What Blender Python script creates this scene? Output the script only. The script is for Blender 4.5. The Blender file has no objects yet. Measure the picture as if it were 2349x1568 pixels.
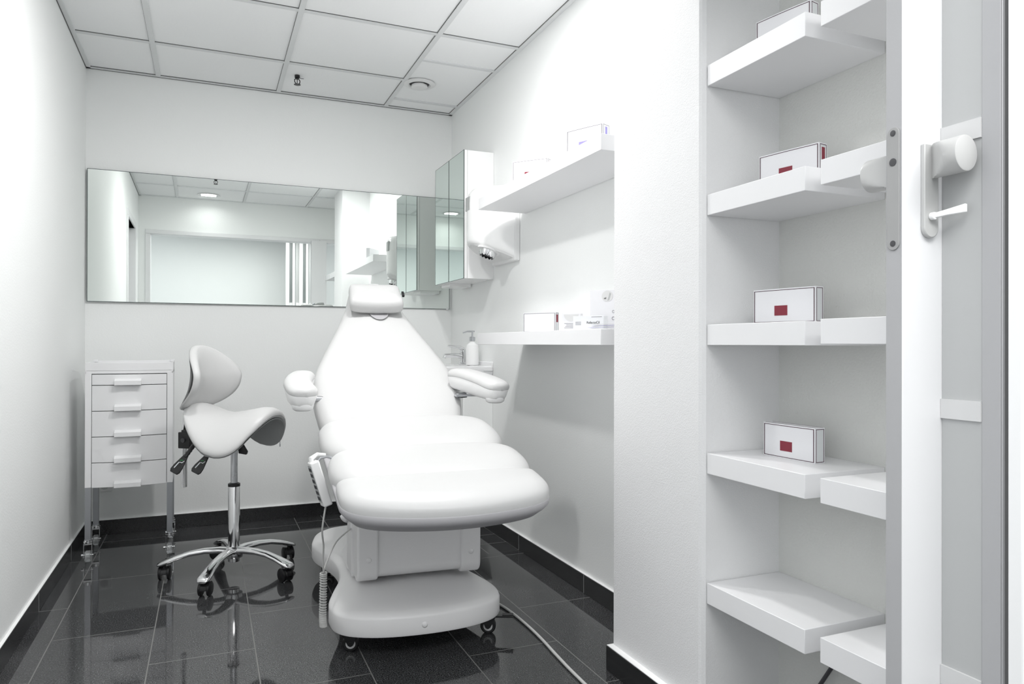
import bpy, bmesh, math, random
from mathutils import Vector, Matrix, Euler
random.seed(4)
S = bpy.context.scene
COL = S.collection
PI = math.pi
R = math.radians

# ------------------------------------------------------------------ camera
CAMH = 1.015
cam_d = bpy.data.cameras.new('camera')
cam = bpy.data.objects.new('camera', cam_d)
COL.objects.link(cam)
S.camera = cam
cam_d.sensor_fit = 'HORIZONTAL'
cam_d.sensor_width = 36.0
cam_d.lens = 36.0 * 1653.7 / 2349.0
cam_d.clip_start = 0.02
YAW, PIT, ROL = R(22.9036), R(0.1553), R(0.1237)
cam.matrix_world = (Matrix.Translation((0, 0, CAMH)) @ Matrix.Rotation(-YAW, 4, 'Z')
                    @ Matrix.Rotation(PI / 2 + PIT, 4, 'X') @ Matrix.Rotation(ROL, 4, 'Z'))

# ------------------------------------------------------------------ world, exposure
W = bpy.data.worlds.new('world')
S.world = W
W.use_nodes = True
W.node_tree.nodes['Background'].inputs[0].default_value = (0.93, 0.97, 1.0, 1)
W.node_tree.nodes['Background'].inputs[1].default_value = 1.25
S.view_settings.view_transform = 'Standard'
S.view_settings.look = 'None'
S.view_settings.gamma = 1
S.view_settings.use_curve_mapping = False
S.view_settings.exposure = 0.57
S.cycles.max_bounces = 12
S.cycles.diffuse_bounces = 8
S.cycles.glossy_bounces = 6
S.cycles.sample_clamp_indirect = 8

# room dimensions
D = 4.376; XL = -0.5943; XR = 1.4283; H = 2.47; FY = 0.79
LIGHTS = [(0.035, 1.03, 0.7), (0.76, 2.43, 12), (0.15, 2.60, 8.5)]  # last entry is an added fill, not a known downlight
HALL = dict(loc=(0.6, -0.35, 2.42), size=(2.4, 0.9), power=45)


def area(name, loc, size, power, rot=(0, 0, 0), shape='RECTANGLE', color=(1, 1, 1), spread=None):
    d = bpy.data.lights.new(name, 'AREA')
    d.shape = shape
    d.size = size[0]
    d.size_y = size[1]
    d.energy = power
    d.color = color
    if spread:
        d.spread = spread
    o = bpy.data.objects.new(name, d)
    o.location = loc
    o.rotation_euler = rot
    COL.objects.link(o)
    return o


area('corridor_fill_light', HALL['loc'], HALL['size'], HALL['power'], color=(1, 1, 0.99))  # unseen soft fill added in the corridor, without any fixture


# ------------------------------------------------------------------ materials
def mat(name, col=(0.8, 0.8, 0.8), rough=0.5, metal=0.0, spec=0.5, trans=0.0, ior=1.45, coat=0.0,
        emit=None, es=0.0, bump=None, alpha=1.0):
    m = bpy.data.materials.new(name)
    m.use_nodes = True
    nt = m.node_tree
    b = nt.nodes['Principled BSDF']
    if len(col) == 3:
        col = (*col, 1)
    b.inputs['Base Color'].default_value = col
    b.inputs['Roughness'].default_value = rough
    b.inputs['Metallic'].default_value = metal
    b.inputs['Specular IOR Level'].default_value = spec
    b.inputs['Transmission Weight'].default_value = trans
    b.inputs['IOR'].default_value = ior
    b.inputs['Coat Weight'].default_value = coat
    if emit:
        b.inputs['Emission Color'].default_value = (*emit, 1)
        b.inputs['Emission Strength'].default_value = es
    tc = nt.nodes.new('ShaderNodeTexCoord')
    if bump:
        scale, strength, dist = bump[:3]
        n = nt.nodes.new('ShaderNodeTexNoise')
        n.inputs['Scale'].default_value = scale
        n.inputs['Detail'].default_value = 4
        bp = nt.nodes.new('ShaderNodeBump')
        bp.inputs['Strength'].default_value = strength
        bp.inputs['Distance'].default_value = dist
        nt.links.new(tc.outputs['Object'], n.inputs['Vector'])
        nt.links.new(n.outputs['Fac'], bp.inputs['Height'])
        nt.links.new(bp.outputs['Normal'], b.inputs['Normal'])
    else:   # faint unevenness of the sheen keeps every surface procedural
        n = nt.nodes.new('ShaderNodeTexNoise')
        n.inputs['Scale'].default_value = 30
        mr = nt.nodes.new('ShaderNodeMapRange')
        mr.inputs['To Min'].default_value = max(0, rough - 0.02)
        mr.inputs['To Max'].default_value = min(1, rough + 0.02)
        nt.links.new(tc.outputs['Object'], n.inputs['Vector'])
        nt.links.new(n.outputs['Fac'], mr.inputs['Value'])
        nt.links.new(mr.outputs['Result'], b.inputs['Roughness'])
    return m


WALLC = (0.88, 0.89, 0.885)
m_wall = mat('wall_paint', WALLC, 0.55, spec=0.3, bump=(140, 0.12, 0.004))
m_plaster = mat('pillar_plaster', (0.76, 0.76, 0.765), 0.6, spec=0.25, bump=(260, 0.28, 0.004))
m_recess = mat('recess_grey', (0.64, 0.645, 0.625), 0.6, spec=0.25, bump=(160, 0.35, 0.005))
m_ceil = mat('ceiling_tile', (0.92, 0.925, 0.93), 0.8, spec=0.15, bump=(60, 0.15, 0.004))
m_grid = mat('ceiling_grid_metal', (0.74, 0.75, 0.755), 0.5, spec=0.3)
m_gap = mat('shadow_gap', (0.12, 0.12, 0.12), 0.8)
m_lam = mat('white_laminate', (0.78, 0.78, 0.79), 0.38, spec=0.4)
m_white = mat('white_gloss', (0.88, 0.88, 0.88), 0.25, spec=0.5)
m_plastic = mat('white_plastic', (0.80, 0.80, 0.80), 0.35, spec=0.4)
m_vinyl = mat('white_vinyl', (0.58, 0.58, 0.58), 0.36, spec=0.35, bump=(300, 0.05, 0.001))
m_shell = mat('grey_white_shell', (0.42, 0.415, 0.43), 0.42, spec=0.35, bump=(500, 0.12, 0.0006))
m_bedbase = mat('bed_base_plastic', (0.78, 0.775, 0.78), 0.33, spec=0.5, bump=(500, 0.25, 0.0008))
m_chrome = mat('chrome', (0.80, 0.80, 0.81), 0.07, metal=1.0)
m_steel = mat('brushed_steel', (0.55, 0.56, 0.58), 0.28, metal=1.0)
m_greysteel = mat('grey_steel_tube', (0.38, 0.39, 0.41), 0.35, metal=0.8)
m_black = mat('black_plastic', (0.012, 0.012, 0.013), 0.3, spec=0.5)
m_darkgrey = mat('dark_grey', (0.06, 0.06, 0.065), 0.5)
m_corr = mat('corridor_wall_paint', (0.56, 0.57, 0.565), 0.6, spec=0.3, bump=(140, 0.12, 0.004))
m_grey = mat('mid_grey_vinyl', (0.40, 0.41, 0.41), 0.5)
m_ltgrey = mat('light_grey', (0.6, 0.6, 0.6), 0.5)
m_clear = mat('clear_wheel_plastic', (0.85, 0.87, 0.88), 0.12, trans=0.75, ior=1.45)
m_mirror = mat('mirror_silver', (0.86, 0.90, 0.875), 0.0, metal=1.0)
m_cabmirror = mat('cabinet_mirror', (0.70, 0.78, 0.745), 0.0, metal=1.0)
for mm_ in (m_mirror, m_cabmirror):
    bb_ = mm_.node_tree.nodes['Principled BSDF']
    for lk in list(bb_.inputs['Roughness'].links):
        mm_.node_tree.links.remove(lk)
    bb_.inputs['Roughness'].default_value = 0.0
m_edge = mat('polished_glass_edge', (0.06, 0.085, 0.08), 0.3)
m_ceramic = mat('ceramic', (0.86, 0.86, 0.87), 0.08, spec=0.6)
m_carton = mat('white_carton', (0.70, 0.70, 0.72), 0.35, spec=0.4)
m_cartonside = mat('grey_carton_end', (0.62, 0.64, 0.65), 0.4)
m_maroon = mat('maroon_print', (0.20, 0.018, 0.035), 0.4)
m_darkline = mat('dark_print_line', (0.07, 0.03, 0.045), 0.4)
m_purple = mat('violet_print', (0.25, 0.22, 0.52), 0.4)
m_ink = mat('black_ink', (0.02, 0.02, 0.02), 0.5)
m_paleink = mat('pale_ink', (0.13, 0.12, 0.14), 0.5)
m_green = mat('green_print', (0.03, 0.35, 0.08), 0.4)
m_whiteprint = mat('white_print', (0.8, 0.82, 0.84), 0.4)
m_frost = mat('frosted_glass', (0.50, 0.507, 0.507), 0.35, trans=0.15)
m_door = mat('door_paint', (0.76, 0.76, 0.77), 0.35, spec=0.4)
m_dooredge = mat('edge_and_shaded_stile_grey', (0.40, 0.40, 0.41), 0.45, spec=0.4)  # door edge grey; on the glazed panel stile it stands for shade
m_alu = mat('satin_aluminium', (0.33, 0.33, 0.33), 0.4, spec=0.5)
m_handle = mat('matt_white_handle', (0.50, 0.50, 0.495), 0.35, spec=0.5)
m_cord = mat('grey_cord', (0.55, 0.55, 0.54), 0.5)
m_glow = mat('lamp_glow', (1, 1, 1), 0.5, emit=(1, 0.99, 0.97), es=3.5)
m_winddark = mat('dark_pane', (0.22, 0.24, 0.24), 0.3)
m_plasteredge = mat('white_caulk', (0.85, 0.85, 0.85), 0.6)


def granite(name, tiles):
    m = bpy.data.materials.new(name)
    m.use_nodes = True
    nt = m.node_tree
    L = nt.links.new
    b = nt.nodes['Principled BSDF']
    geo = nt.nodes.new('ShaderNodeNewGeometry')
    def node(t, **k):
        n = nt.nodes.new(t)
        for a, v in k.items():
            setattr(n, a, v)
        return n
    n1 = node('ShaderNodeTexNoise'); n1.inputs['Scale'].default_value = 260 if tiles else 400; n1.inputs['Detail'].default_value = 3
    n1.inputs['Roughness'].default_value = 0.75
    L(geo.outputs['Position'], n1.inputs['Vector'])
    r1 = node('ShaderNodeValToRGB')
    r1.color_ramp.elements[0].position = 0.43; r1.color_ramp.elements[0].color = (0.008, 0.008, 0.009, 1)
    r1.color_ramp.elements[1].position = 0.62; r1.color_ramp.elements[1].color = (0.095, 0.097, 0.10, 1) if tiles else (0.035, 0.036, 0.037, 1)
    L(n1.outputs['Fac'], r1.inputs['Fac'])
    n2 = node('ShaderNodeTexNoise'); n2.inputs['Scale'].default_value = 5
    L(geo.outputs['Position'], n2.inputs['Vector'])
    mx = node('ShaderNodeMix', data_type='RGBA', blend_type='MULTIPLY')
    mr = node('ShaderNodeMapRange'); mr.inputs['To Min'].default_value = 0.7; mr.inputs['To Max'].default_value = 1.25
    L(n2.outputs['Fac'], mr.inputs['Value'])
    cmb = node('ShaderNodeCombineColor')
    for i in range(3):
        L(mr.outputs['Result'], cmb.inputs[i])
    mx.inputs['Factor'].default_value = 1
    L(r1.outputs['Color'], mx.inputs['A']); L(cmb.outputs['Color'], mx.inputs['B'])
    out = mx.outputs['Result']
    if tiles:
        sep = node('ShaderNodeSeparateXYZ'); L(geo.outputs['Position'], sep.inputs[0])
        def brick(bw, rh, ox, oy, off, mortar):
            ax = node('ShaderNodeMath', operation='ADD'); ax.inputs[1].default_value = ox
            ay = node('ShaderNodeMath', operation='ADD'); ay.inputs[1].default_value = oy
            L(sep.outputs['Y'], ax.inputs[0]); L(sep.outputs['X'], ay.inputs[0])
            c = node('ShaderNodeCombineXYZ'); L(ax.outputs[0], c.inputs[0]); L(ay.outputs[0], c.inputs[1])
            br = node('ShaderNodeTexBrick')
            br.offset = off; br.offset_frequency = 2; br.squash = 1
            br.inputs['Scale'].default_value = 1
            br.inputs['Brick Width'].default_value = bw
            br.inputs['Row Height'].default_value = rh
            br.inputs['Mortar Size'].default_value = mortar
            br.inputs['Mortar Smooth'].default_value = 0.0
            L(c.outputs[0], br.inputs['Vector'])
            return br.outputs['Fac']
        # rows run along depth: 0.3187 m wide, 0.66 m long, half offset
        big = brick(0.66, 0.3187, 20 * 0.66 - 2.876, 12 * 0.3187 - (-0.488 + 0.3187), 0.5, 0.0018)
        small = brick(0.1635, 0.1593, 3.26 * -1 + 30 * 0.1635, -0.461 + 30 * 0.1593, 0.0, 0.0026)
        gx = node('ShaderNodeMath', operation='GREATER_THAN'); gx.inputs[1].default_value = 0.474
        gy = node('ShaderNodeMath', operation='GREATER_THAN'); gy.inputs[1].default_value = 3.262
        L(sep.outputs['X'], gx.inputs[0]); L(sep.outputs['Y'], gy.inputs[0])
        msk = node('ShaderNodeMath', operation='MULTIPLY'); L(gx.outputs[0], msk.inputs[0]); L(gy.outputs[0], msk.inputs[1])
        sel = node('ShaderNodeMix', data_type='FLOAT'); L(msk.outputs[0], sel.inputs['Factor'])
        L(big, sel.inputs['A']); L(small, sel.inputs['B'])
        m2 = node('ShaderNodeMix', data_type='RGBA')
        L(sel.outputs['Result'], m2.inputs['Factor'])
        L(out, m2.inputs['A']); m2.inputs['B'].default_value = (0.16, 0.16, 0.155, 1)
        out = m2.outputs['Result']
        rr = node('ShaderNodeMapRange'); rr.inputs['To Min'].default_value = 0.045; rr.inputs['To Max'].default_value = 0.5
        L(sel.outputs['Result'], rr.inputs['Value']); L(rr.outputs['Result'], b.inputs['Roughness'])
    else:
        b.inputs['Roughness'].default_value = 0.22
    L(out, b.inputs['Base Color'])
    b.inputs['Specular IOR Level'].default_value = 0.5
    b.inputs['IOR'].default_value = 1.55
    return m


m_granite = granite('granite_floor', True)
m_skirt = granite('granite_skirting', False)


# ------------------------------------------------------------------ mesh helpers
class M:
    def __init__(s):
        s.bm = bmesh.new()

    def _new(s, fn, mtx):
        n0 = len(s.bm.verts)
        fn()
        if mtx is not None:
            s.bm.verts.ensure_lookup_table()
            for v in s.bm.verts[n0:]:
                v.co = mtx @ v.co
        return s

    def box(s, x0, x1, y0, y1, z0, z1, mtx=None):
        def f():
            vs = [s.bm.verts.new(p) for p in [(x0, y0, z0), (x1, y0, z0), (x1, y1, z0), (x0, y1, z0),
                                              (x0, y0, z1), (x1, y0, z1), (x1, y1, z1), (x0, y1, z1)]]
            for q in [(3, 2, 1, 0), (4, 5, 6, 7), (0, 1, 5, 4), (1, 2, 6, 5), (2, 3, 7, 6), (3, 0, 4, 7)]:
                s.bm.faces.new([vs[i] for i in q])
        return s._new(f, mtx)

    def loft(s, rings, cap0=True, cap1=True, closed=True, mtx=None):
        def f():
            prev = None
            first = None
            for r in rings:
                cur = [s.bm.verts.new(p) for p in r]
                if first is None:
                    first = cur
                if prev:
                    n = len(cur)
                    for i in range(n if closed else n - 1):
                        j = (i + 1) % n
                        try:
                            s.bm.faces.new((prev[i], prev[j], cur[j], cur[i]))
                        except ValueError:
                            pass
                prev = cur
            if cap0:
                s.bm.faces.new(list(reversed(first)))
            if cap1:
                s.bm.faces.new(prev)
        return s._new(f, mtx)

    def prism(s, pts, z0, z1, mtx=None):
        return s.loft([[(x, y, z0) for x, y in pts], [(x, y, z1) for x, y in pts]], mtx=mtx)

    def tube(s, pts, r, seg=12, caps=True):
        P = [Vector(p) for p in pts]
        rr = r if isinstance(r, (list, tuple)) else [r] * len(P)
        rings = []
        t = (P[1] - P[0]).normalized()
        up = Vector((0, 0, 1)) if abs(t.z) < 0.9 else Vector((1, 0, 0))
        n = t.cross(up).normalized()
        for i, p in enumerate(P):
            a = P[max(i - 1, 0)]
            b = P[min(i + 1, len(P) - 1)]
            t2 = (b - a).normalized()
            n = (n - t2 * n.dot(t2)).normalized()
            bn = t2.cross(n)
            rings.append([p + (n * math.cos(k * 2 * PI / seg) + bn * math.sin(k * 2 * PI / seg)) * rr[i] for k in range(seg)])
        return s.loft(rings, caps, caps)

    def cyl(s, p0, p1, r0, r1=None, seg=24):
        return s.tube([p0, p1], [r0, r0 if r1 is None else r1], seg)

    def lathe(s, prof, seg=32, mtx=None, cap0=True, cap1=True):
        rings = [[(r * math.cos(k * 2 * PI / seg), r * math.sin(k * 2 * PI / seg), z) for k in range(seg)] for r, z in prof]
        return s.loft(rings, cap0, cap1, mtx=mtx)


def finish(mm, smooth=35, recalc=True):
    if recalc:
        bmesh.ops.recalc_face_normals(mm.bm, faces=mm.bm.faces)
    me = bpy.data.meshes.new('mesh')
    mm.bm.to_mesh(me)
    mm.bm.free()
    if smooth:
        for p in me.polygons:
            p.use_smooth = True
        me.set_sharp_from_angle(angle=R(smooth))
    return me


def obj(name, mm, material, parent=None, bevel=0, smooth=35, sub=0, label=None, loc=None, rot=None, seg=2):
    me = finish(mm, smooth) if isinstance(mm, M) else mm
    me.materials.append(material)
    o = bpy.data.objects.new(name, me)
    COL.objects.link(o)
    if parent:
        o.parent = parent
    if bevel:
        b = o.modifiers.new('bevel', 'BEVEL')
        b.width = bevel
        b.segments = seg
        b.limit_method = 'ANGLE'
        b.angle_limit = R(40)
        b.harden_normals = False
    if sub:
        q = o.modifiers.new('sub', 'SUBSURF')
        q.levels = sub
        q.render_levels = sub
    if label:
        o['label'] = label
    if loc:
        o.location = loc
    if rot:
        o.rotation_euler = rot
    return o


def thing(name, label, cat, loc=(0, 0, 0), rz=0, group=None):
    o = bpy.data.objects.new(name, None)
    o.empty_display_size = 0.05
    COL.objects.link(o)
    o.location = loc
    o.rotation_euler = (0, 0, rz)
    return tag(o, label, cat, group)


def tag(o, label, cat, group=None):
    o['label'] = label
    o['category'] = cat
    if group:
        o['group'] = group
    return o


def struct(name, mm, material, label=None, bevel=0, smooth=35):
    o = obj(name, mm, material, bevel=bevel, smooth=smooth)
    o['kind'] = 'structure'
    if label:
        o['label'] = label
    return o


def superell(a, b, n, k=48, cx=0, cy=0):
    out = []
    for i in range(k):
        t = 2 * PI * i / k
        c, s_ = math.cos(t), math.sin(t)
        out.append((cx + a * math.copysign(abs(c) ** (2 / n), c), cy + b * math.copysign(abs(s_) ** (2 / n), s_)))
    return out


def smoothline(pts, n=8, closed=True):
    """Catmull-Rom through 2D/3D points"""
    P = [Vector(p) for p in pts]
    out = []
    N = len(P)
    rng = range(N) if closed else range(N - 1)
    for i in rng:
        if closed:
            p0, p1, p2, p3 = P[i - 1], P[i], P[(i + 1) % N], P[(i + 2) % N]
        else:
            p0, p1, p2, p3 = P[max(i - 1, 0)], P[i], P[i + 1], P[min(i + 2, N - 1)]
        for j in range(n):
            t = j / n
            out.append(0.5 * ((2 * p1) + (p2 - p0) * t + (2 * p0 - 5 * p1 + 4 * p2 - p3) * t * t + (3 * p1 - p0 - 3 * p2 + p3) * t ** 3))
    if not closed:
        out.append(P[-1])
    return [tuple(v) for v in out]


def pillow(pts, T, centre=None, p=4.0, q=2.0, rings=9, below=0.0, dome=0.0):
    """plump pad over a plan outline: flat bottom z=0, rounded top of height T"""
    cx = sum(a[0] for a in pts) / len(pts) if centre is None else centre[0]
    cy = sum(a[1] for a in pts) / len(pts) if centre is None else centre[1]
    rr = []
    if below:
        rr.append([(cx + (x - cx) * 0.9, cy + (y - cy) * 0.9, -below) for x, y in pts])
        rr.append([(cx + (x - cx) * 0.97, cy + (y - cy) * 0.97, -below * 0.8) for x, y in pts])
    for i in range(rings + 1):
        s_ = math.cos(i / rings * PI / 2 * 0.98) ** 0.55
        z = T * (max(0, 1 - s_ ** p)) ** (1 / q)
        rr.append([(cx + (x - cx) * s_, cy + (y - cy) * s_, z + dome * (1 - s_ ** 2)) for x, y in pts])
    m = M()
    m.loft(rr)
    return m


# ================================================================== THE SETTING
struct('floor', M().box(-1.2, 3.0, -2.6, D + 0.1, -0.06, 0), m_granite, 'polished black granite tile floor', smooth=0)
struct('wall_back', M().box(XL - 0.1, XR + 0.1, D, D + 0.1, 0, H + 0.1), m_wall, smooth=0)
# left wall with a doorway near the front
mm = M()
mm.box(XL - 0.1, XL, 2.01, D, 0, H + 0.1)
mm.box(XL - 0.1, XL, 1.26, 2.01, 2.07, H + 0.1)
mm.box(XL - 0.1, XL, FY - 0.1, 1.26, 0, H + 0.1)
struct('wall_left', mm, m_wall, smooth=0)
mm = M()
mm.box(XL - 0.12, XL + 0.012, 1.99, 2.05, 0, 2.07)
mm.box(XL - 0.12, XL + 0.012, 1.22, 1.28, 0, 2.07)
mm.box(XL - 0.12, XL + 0.012, 1.22, 2.05, 2.07, 2.13)
struct('trim_1', mm, m_door, 'white door casing on the left wall', bevel=0.003)
d2 = struct('door_2', M().box(XL - 0.09, XL - 0.05, 1.28, 1.99, 0.005, 2.07), m_door, 'white door in the left wall', bevel=0.002)
mm = M()
mm.cyl((XL - 0.05, 1.36, 1.0), (XL - 0.01, 1.36, 1.0), 0.01)
mm.cyl((XL - 0.01, 1.36, 1.0), (XL - 0.01, 1.48, 1.0), 0.009)
obj('door_handle', mm, m_steel, d2)

mm = M()
mm.box(XR, XR + 0.1, FY, D, 0, H + 0.1)
struct('wall_right', mm, m_wall, smooth=0)
# thin lining of the shelf recess, greyer than the right wall
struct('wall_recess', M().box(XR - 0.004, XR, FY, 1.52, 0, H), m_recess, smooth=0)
# pillar standing out of the right wall
PXF = 1.172
mm = M()
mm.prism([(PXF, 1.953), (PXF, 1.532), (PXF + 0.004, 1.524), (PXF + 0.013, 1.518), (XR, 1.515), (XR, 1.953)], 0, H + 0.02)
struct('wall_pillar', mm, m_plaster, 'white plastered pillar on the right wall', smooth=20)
# front wall around the wide opening
mm = M()
mm.box(-0.78, -0.53, FY - 0.1, FY, 0, H + 0.1)
mm.box(-0.53, 1.60, FY - 0.1, FY, 2.13, H + 0.1)
mm.box(1.44, 1.60, FY - 0.1, FY, 0, 2.13)
struct('wall_front', mm, m_wall, smooth=0)
mm = M()
mm.box(-0.535, -0.49, FY - 0.12, FY + 0.015, 0, 2.095)
mm.box(-0.535, 1.42, FY - 0.12, FY + 0.015, 2.095, 2.135)
struct('trim_2', mm, m_door, 'white frame around the wide opening', bevel=0.003)
# corridor outside
struct('wall_corridor', M().box(-1.6, 3.0, -1.75, -1.65, 0, 2.6), m_corr, smooth=0)
struct('ceiling_corridor', M().box(-1.2, 3.0, -1.65, FY - 0.1, H, H + 0.1), m_ceil, smooth=0)

# suspended ceiling: tiles slab, grid of T bars, edge angle
struct('ceiling', M().box(XL - 0.1, XR + 0.1, FY - 0.1, D + 0.1, H + 0.004, H + 0.1), m_ceil, smooth=0)
T1, T2, T3 = -0.251, 0.374, 1.001
C = [3.894, 3.26, 2.63, 2.0, 1.37]
mm = M()
hw = 0.012
for x in (T1, T2, T3):
    mm.box(x - hw, x + hw, FY, D, H - 0.003, H + 0.006)
for y in C:
    mm.box(XL, T3 if y == C[0] else XR, y - hw, y + hw, H - 0.0022, H + 0.006)
for y in (4.215, 3.585):
    mm.box(T3, XR, y - hw, y + hw, H - 0.0022, H + 0.006)
mm.box(XL, XL + 0.022, FY, D, H - 0.004, H + 0.006)
mm.box(XR - 0.022, XR, 1.96, D, H - 0.004, H + 0.006)
mm.box(XL, XR, D - 0.016, D, H - 0.004, H + 0.006)
mm.box(XL, XR, FY, FY + 0.016, H - 0.004, H + 0.006)
struct('trim_3', mm, m_grid, 'light grey metal grid of the suspended ceiling', smooth=0)
# dark shadow joints where the tiles rest on the grid
mm = M()
e = 0.0016
for x in (T1, T2, T3):
    mm.box(x - hw - e, x - hw, FY, D, H + 0.001, H + 0.006)
for y in C:
    mm.box(XL, T3 if y == C[0] else XR, y - hw - e, y - hw, H + 0.001, H + 0.006)
for y in (4.215, 3.585):
    mm.box(T3, XR, y + hw, y + hw + e, H + 0.001, H + 0.006)
mm.box(XL + 0.001, XL + 0.003, FY, D, H - 0.007, H - 0.0035)
mm.box(XL + 0.022, XR - 0.022, D - 0.016 - 2 * e, D - 0.016, H + 0.001, H + 0.006)
mm.box(XL + 0.002, XR - 0.002, D - 0.003, D - 0.0008, H - 0.006, H - 0.0035)
mm.box(XR - 0.022 - e, XR - 0.022, 1.96, D, H + 0.001, H + 0.006)
struct('trim_4', mm, m_gap, 'thin dark joints between ceiling tiles and grid', smooth=0)

# skirting of black granite
BT = 0.012; BH = 0.075
struct('baseboard_back', M().box(XL, XR, D - BT, D, 0, BH), m_skirt, bevel=0.0015)
struct('baseboard_left', M().box(XL, XL + BT, 2.055, D - BT, 0, BH), m_skirt, bevel=0.0015)
struct('baseboard_right', M().box(XR - BT, XR, 1.96, D - BT, 0, BH), m_skirt, bevel=0.0015)
struct('baseboard_pillar', M().box(1.150, PXF + 0.01, 1.50, 1.962, 0, BH), m_skirt, bevel=0.0015)
mm = M()
mm.box(XL, XL + BT * 0.9, 2.055, D - BT, BH, BH + 0.003)
mm.box(XL, XR, D - BT * 0.9, D, BH, BH + 0.003)
mm.box(XR - BT * 0.9, XR, 1.96, D - BT, BH, BH + 0.003)
mm.box(1.1515, PXF + 0.004, 1.501, 1.960, BH, BH + 0.003)
struct('trim_5', mm, m_plasteredge, 'white filler line along the top of the skirting', bevel=0.001)
# vertical joints in skirting
mm = M()
for y in (3.86, 3.262, 2.596, 1.98):
    mm.box(XR - BT - 0.0003, XR, y - 0.001, y + 0.001, 0.001, BH - 0.001)
for y in (3.9, 3.2, 2.6):
    mm.box(XL, XL + BT + 0.0003, y - 0.001, y + 0.001, 0.001, BH - 0.001)
for x in (0.16, 0.8):
    mm.box(x - 0.001, x + 0.001, D - BT - 0.0003, D, 0.001, BH - 0.001)
struct('trim_6', mm, m_grey, 'thin joints in the granite skirting', smooth=0)


# ------------------------------------------------------------------ folding glass door in the opening, right side
LX0, LX1, LY0, LY1 = 1.040, 1.200, 0.832, 0.862
leaf = M()
leaf.box(LX0, LX1, LY0, LY1, 0.01, H - 0.36)
door1 = struct('door_1', leaf, m_door, 'white door leaf with knob and lever, standing open at the right', bevel=0.0015)
obj('edge_profile', M().box(LX0 - 0.0012, LX0, LY0 + 0.001, LY1 - 0.0005, 0.012, H - 0.365), m_dooredge, door1, label='grey edge strip')
# face plate with its three screw holes
def stadium(cx, z0, z1, r, k=10):
    pts = []
    for i in range(k + 1):
        a = PI * i / k
        pts.append((cx + r * math.cos(a), z1 - r + r * math.sin(a)))
    for i in range(k + 1):
        a = PI + PI * i / k
        pts.append((cx + r * math.cos(a), z0 + r + r * math.sin(a)))
    return pts
cyl_ = (LY0 + LY1) / 2
MX = Matrix(((0, 0, -1, 0), (1, 0, 0, 0), (0, 1, 0, 0), (0, 0, 0, 1)))   # (a,b,c)->(-c, a, b)
fp = M()
fp.prism(stadium(cyl_, 1.170, 1.372, 0.0115), 0, 0.0022, mtx=Matrix.Translation((LX0 - 0.0012, 0, 0)) @ MX)
f = obj('face_plate', fp, m_alu, door1, bevel=0.0006, label='satin aluminium lock plate')
for z, r in ((1.362, 0.005), (1.3145, 0.0065), (1.181, 0.005)):
    sc = M()
    sc.lathe([(r, 0), (r, 0.0007), (r * 0.5, 0.0009), (r * 0.1, 0.0009)], 20, mtx=Matrix.Translation((LX0 - 0.0034, cyl_, z)) @ MX, cap0=False)
    obj('screw', sc, m_darkgrey, f, smooth=0)
# outer fitting: long plate, chunky knob, small lever. On face Y = LY0 (towards -Y)
pl = M()
PXc = 1.098
MZ = Matrix(((1, 0, 0, 0), (0, 0, -1, 0), (0, 1, 0, 0), (0, 0, 0, 1)))    # (a,b,c)->(a,-c,b)
pts = [(PXc - 0.0165, 1.345), (PXc + 0.0165, 1.345)] + [(PXc + 0.0165 * math.cos(-a), 1.208 + 0.0165 * math.sin(-a)) for a in [PI * i / 12 for i in range(13)]]
pl.prism(pts, 0, 0.008, mtx=Matrix.Translation((0, LY0, 0)) @ MZ)
plate = obj('handle_plate', pl, m_handle, door1, bevel=0.0015, label='long white handle plate')
def knob(sign, y, xc, zc, L, r):
    k = M()
    # oval knob: neck fairing swells into a drum with flat end
    rings = []
    for t, sx, sz in ((0, .9, .9), (0.04, .96, .98), (0.15, 1, 1), (0.3, 1, 1), (0.45, 1, 1), (0.55, 1, 1), (0.65, 1.0, 1.0), (0.8, 1, 1), (0.95, 1.0, 1.0), (0.985, .98, .98), (1.0, .92, .92)):
        lim = r * (0.15 - 1.75 * t) if sign < 0 else r * (0.1 - 1.1 * t)
        rings.append([(xc + max(r * sx * math.cos(a), lim), y + sign * L * t, zc + r * 1.10 * sz * math.sin(a)) for a in [2 * PI * i / 48 for i in range(48)]])
    k.loft(rings)
    return k
obj('knob', knob(-1, LY0 - 0.008, 1.094, 1.316, 0.062, 0.0262), m_handle, door1, label='white drum knob')
obj('knob', knob(1, LY1, 1.082, 1.312, 0.068, 0.0262), m_handle, door1, label='white drum knob')
lv = M()
lv.cyl((1.096, LY0 - 0.008, 1.226), (1.096, LY0 - 0.016, 1.226), 0.0065)
lv.loft([[(1.096 + a, LY0 - 0.012 + b * 0.4, 1.226 + c_) for a, b, c_ in [(-.004, 0, -.004), (.004, 0, -.004), (.004, 0, .004), (-.004, 0, .004)]],
         [(1.110 + a, LY0 - 0.030, 1.231 + c_) for a, b, c_ in [(-.004, 0, -.005), (.004, 0, -.005), (.004, 0, .005), (-.004, 0, .005)]],
         [(1.116 + a, LY0 - 0.054, 1.234 + c_) for a, b, c_ in [(-.003, 0, -.007), (.003, 0, -.007), (.003, 0, .007), (-.003, 0, .007)]]])
obj('thumb_turn', lv, m_white, door1, bevel=0.0012, label='small white thumb turn')

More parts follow.
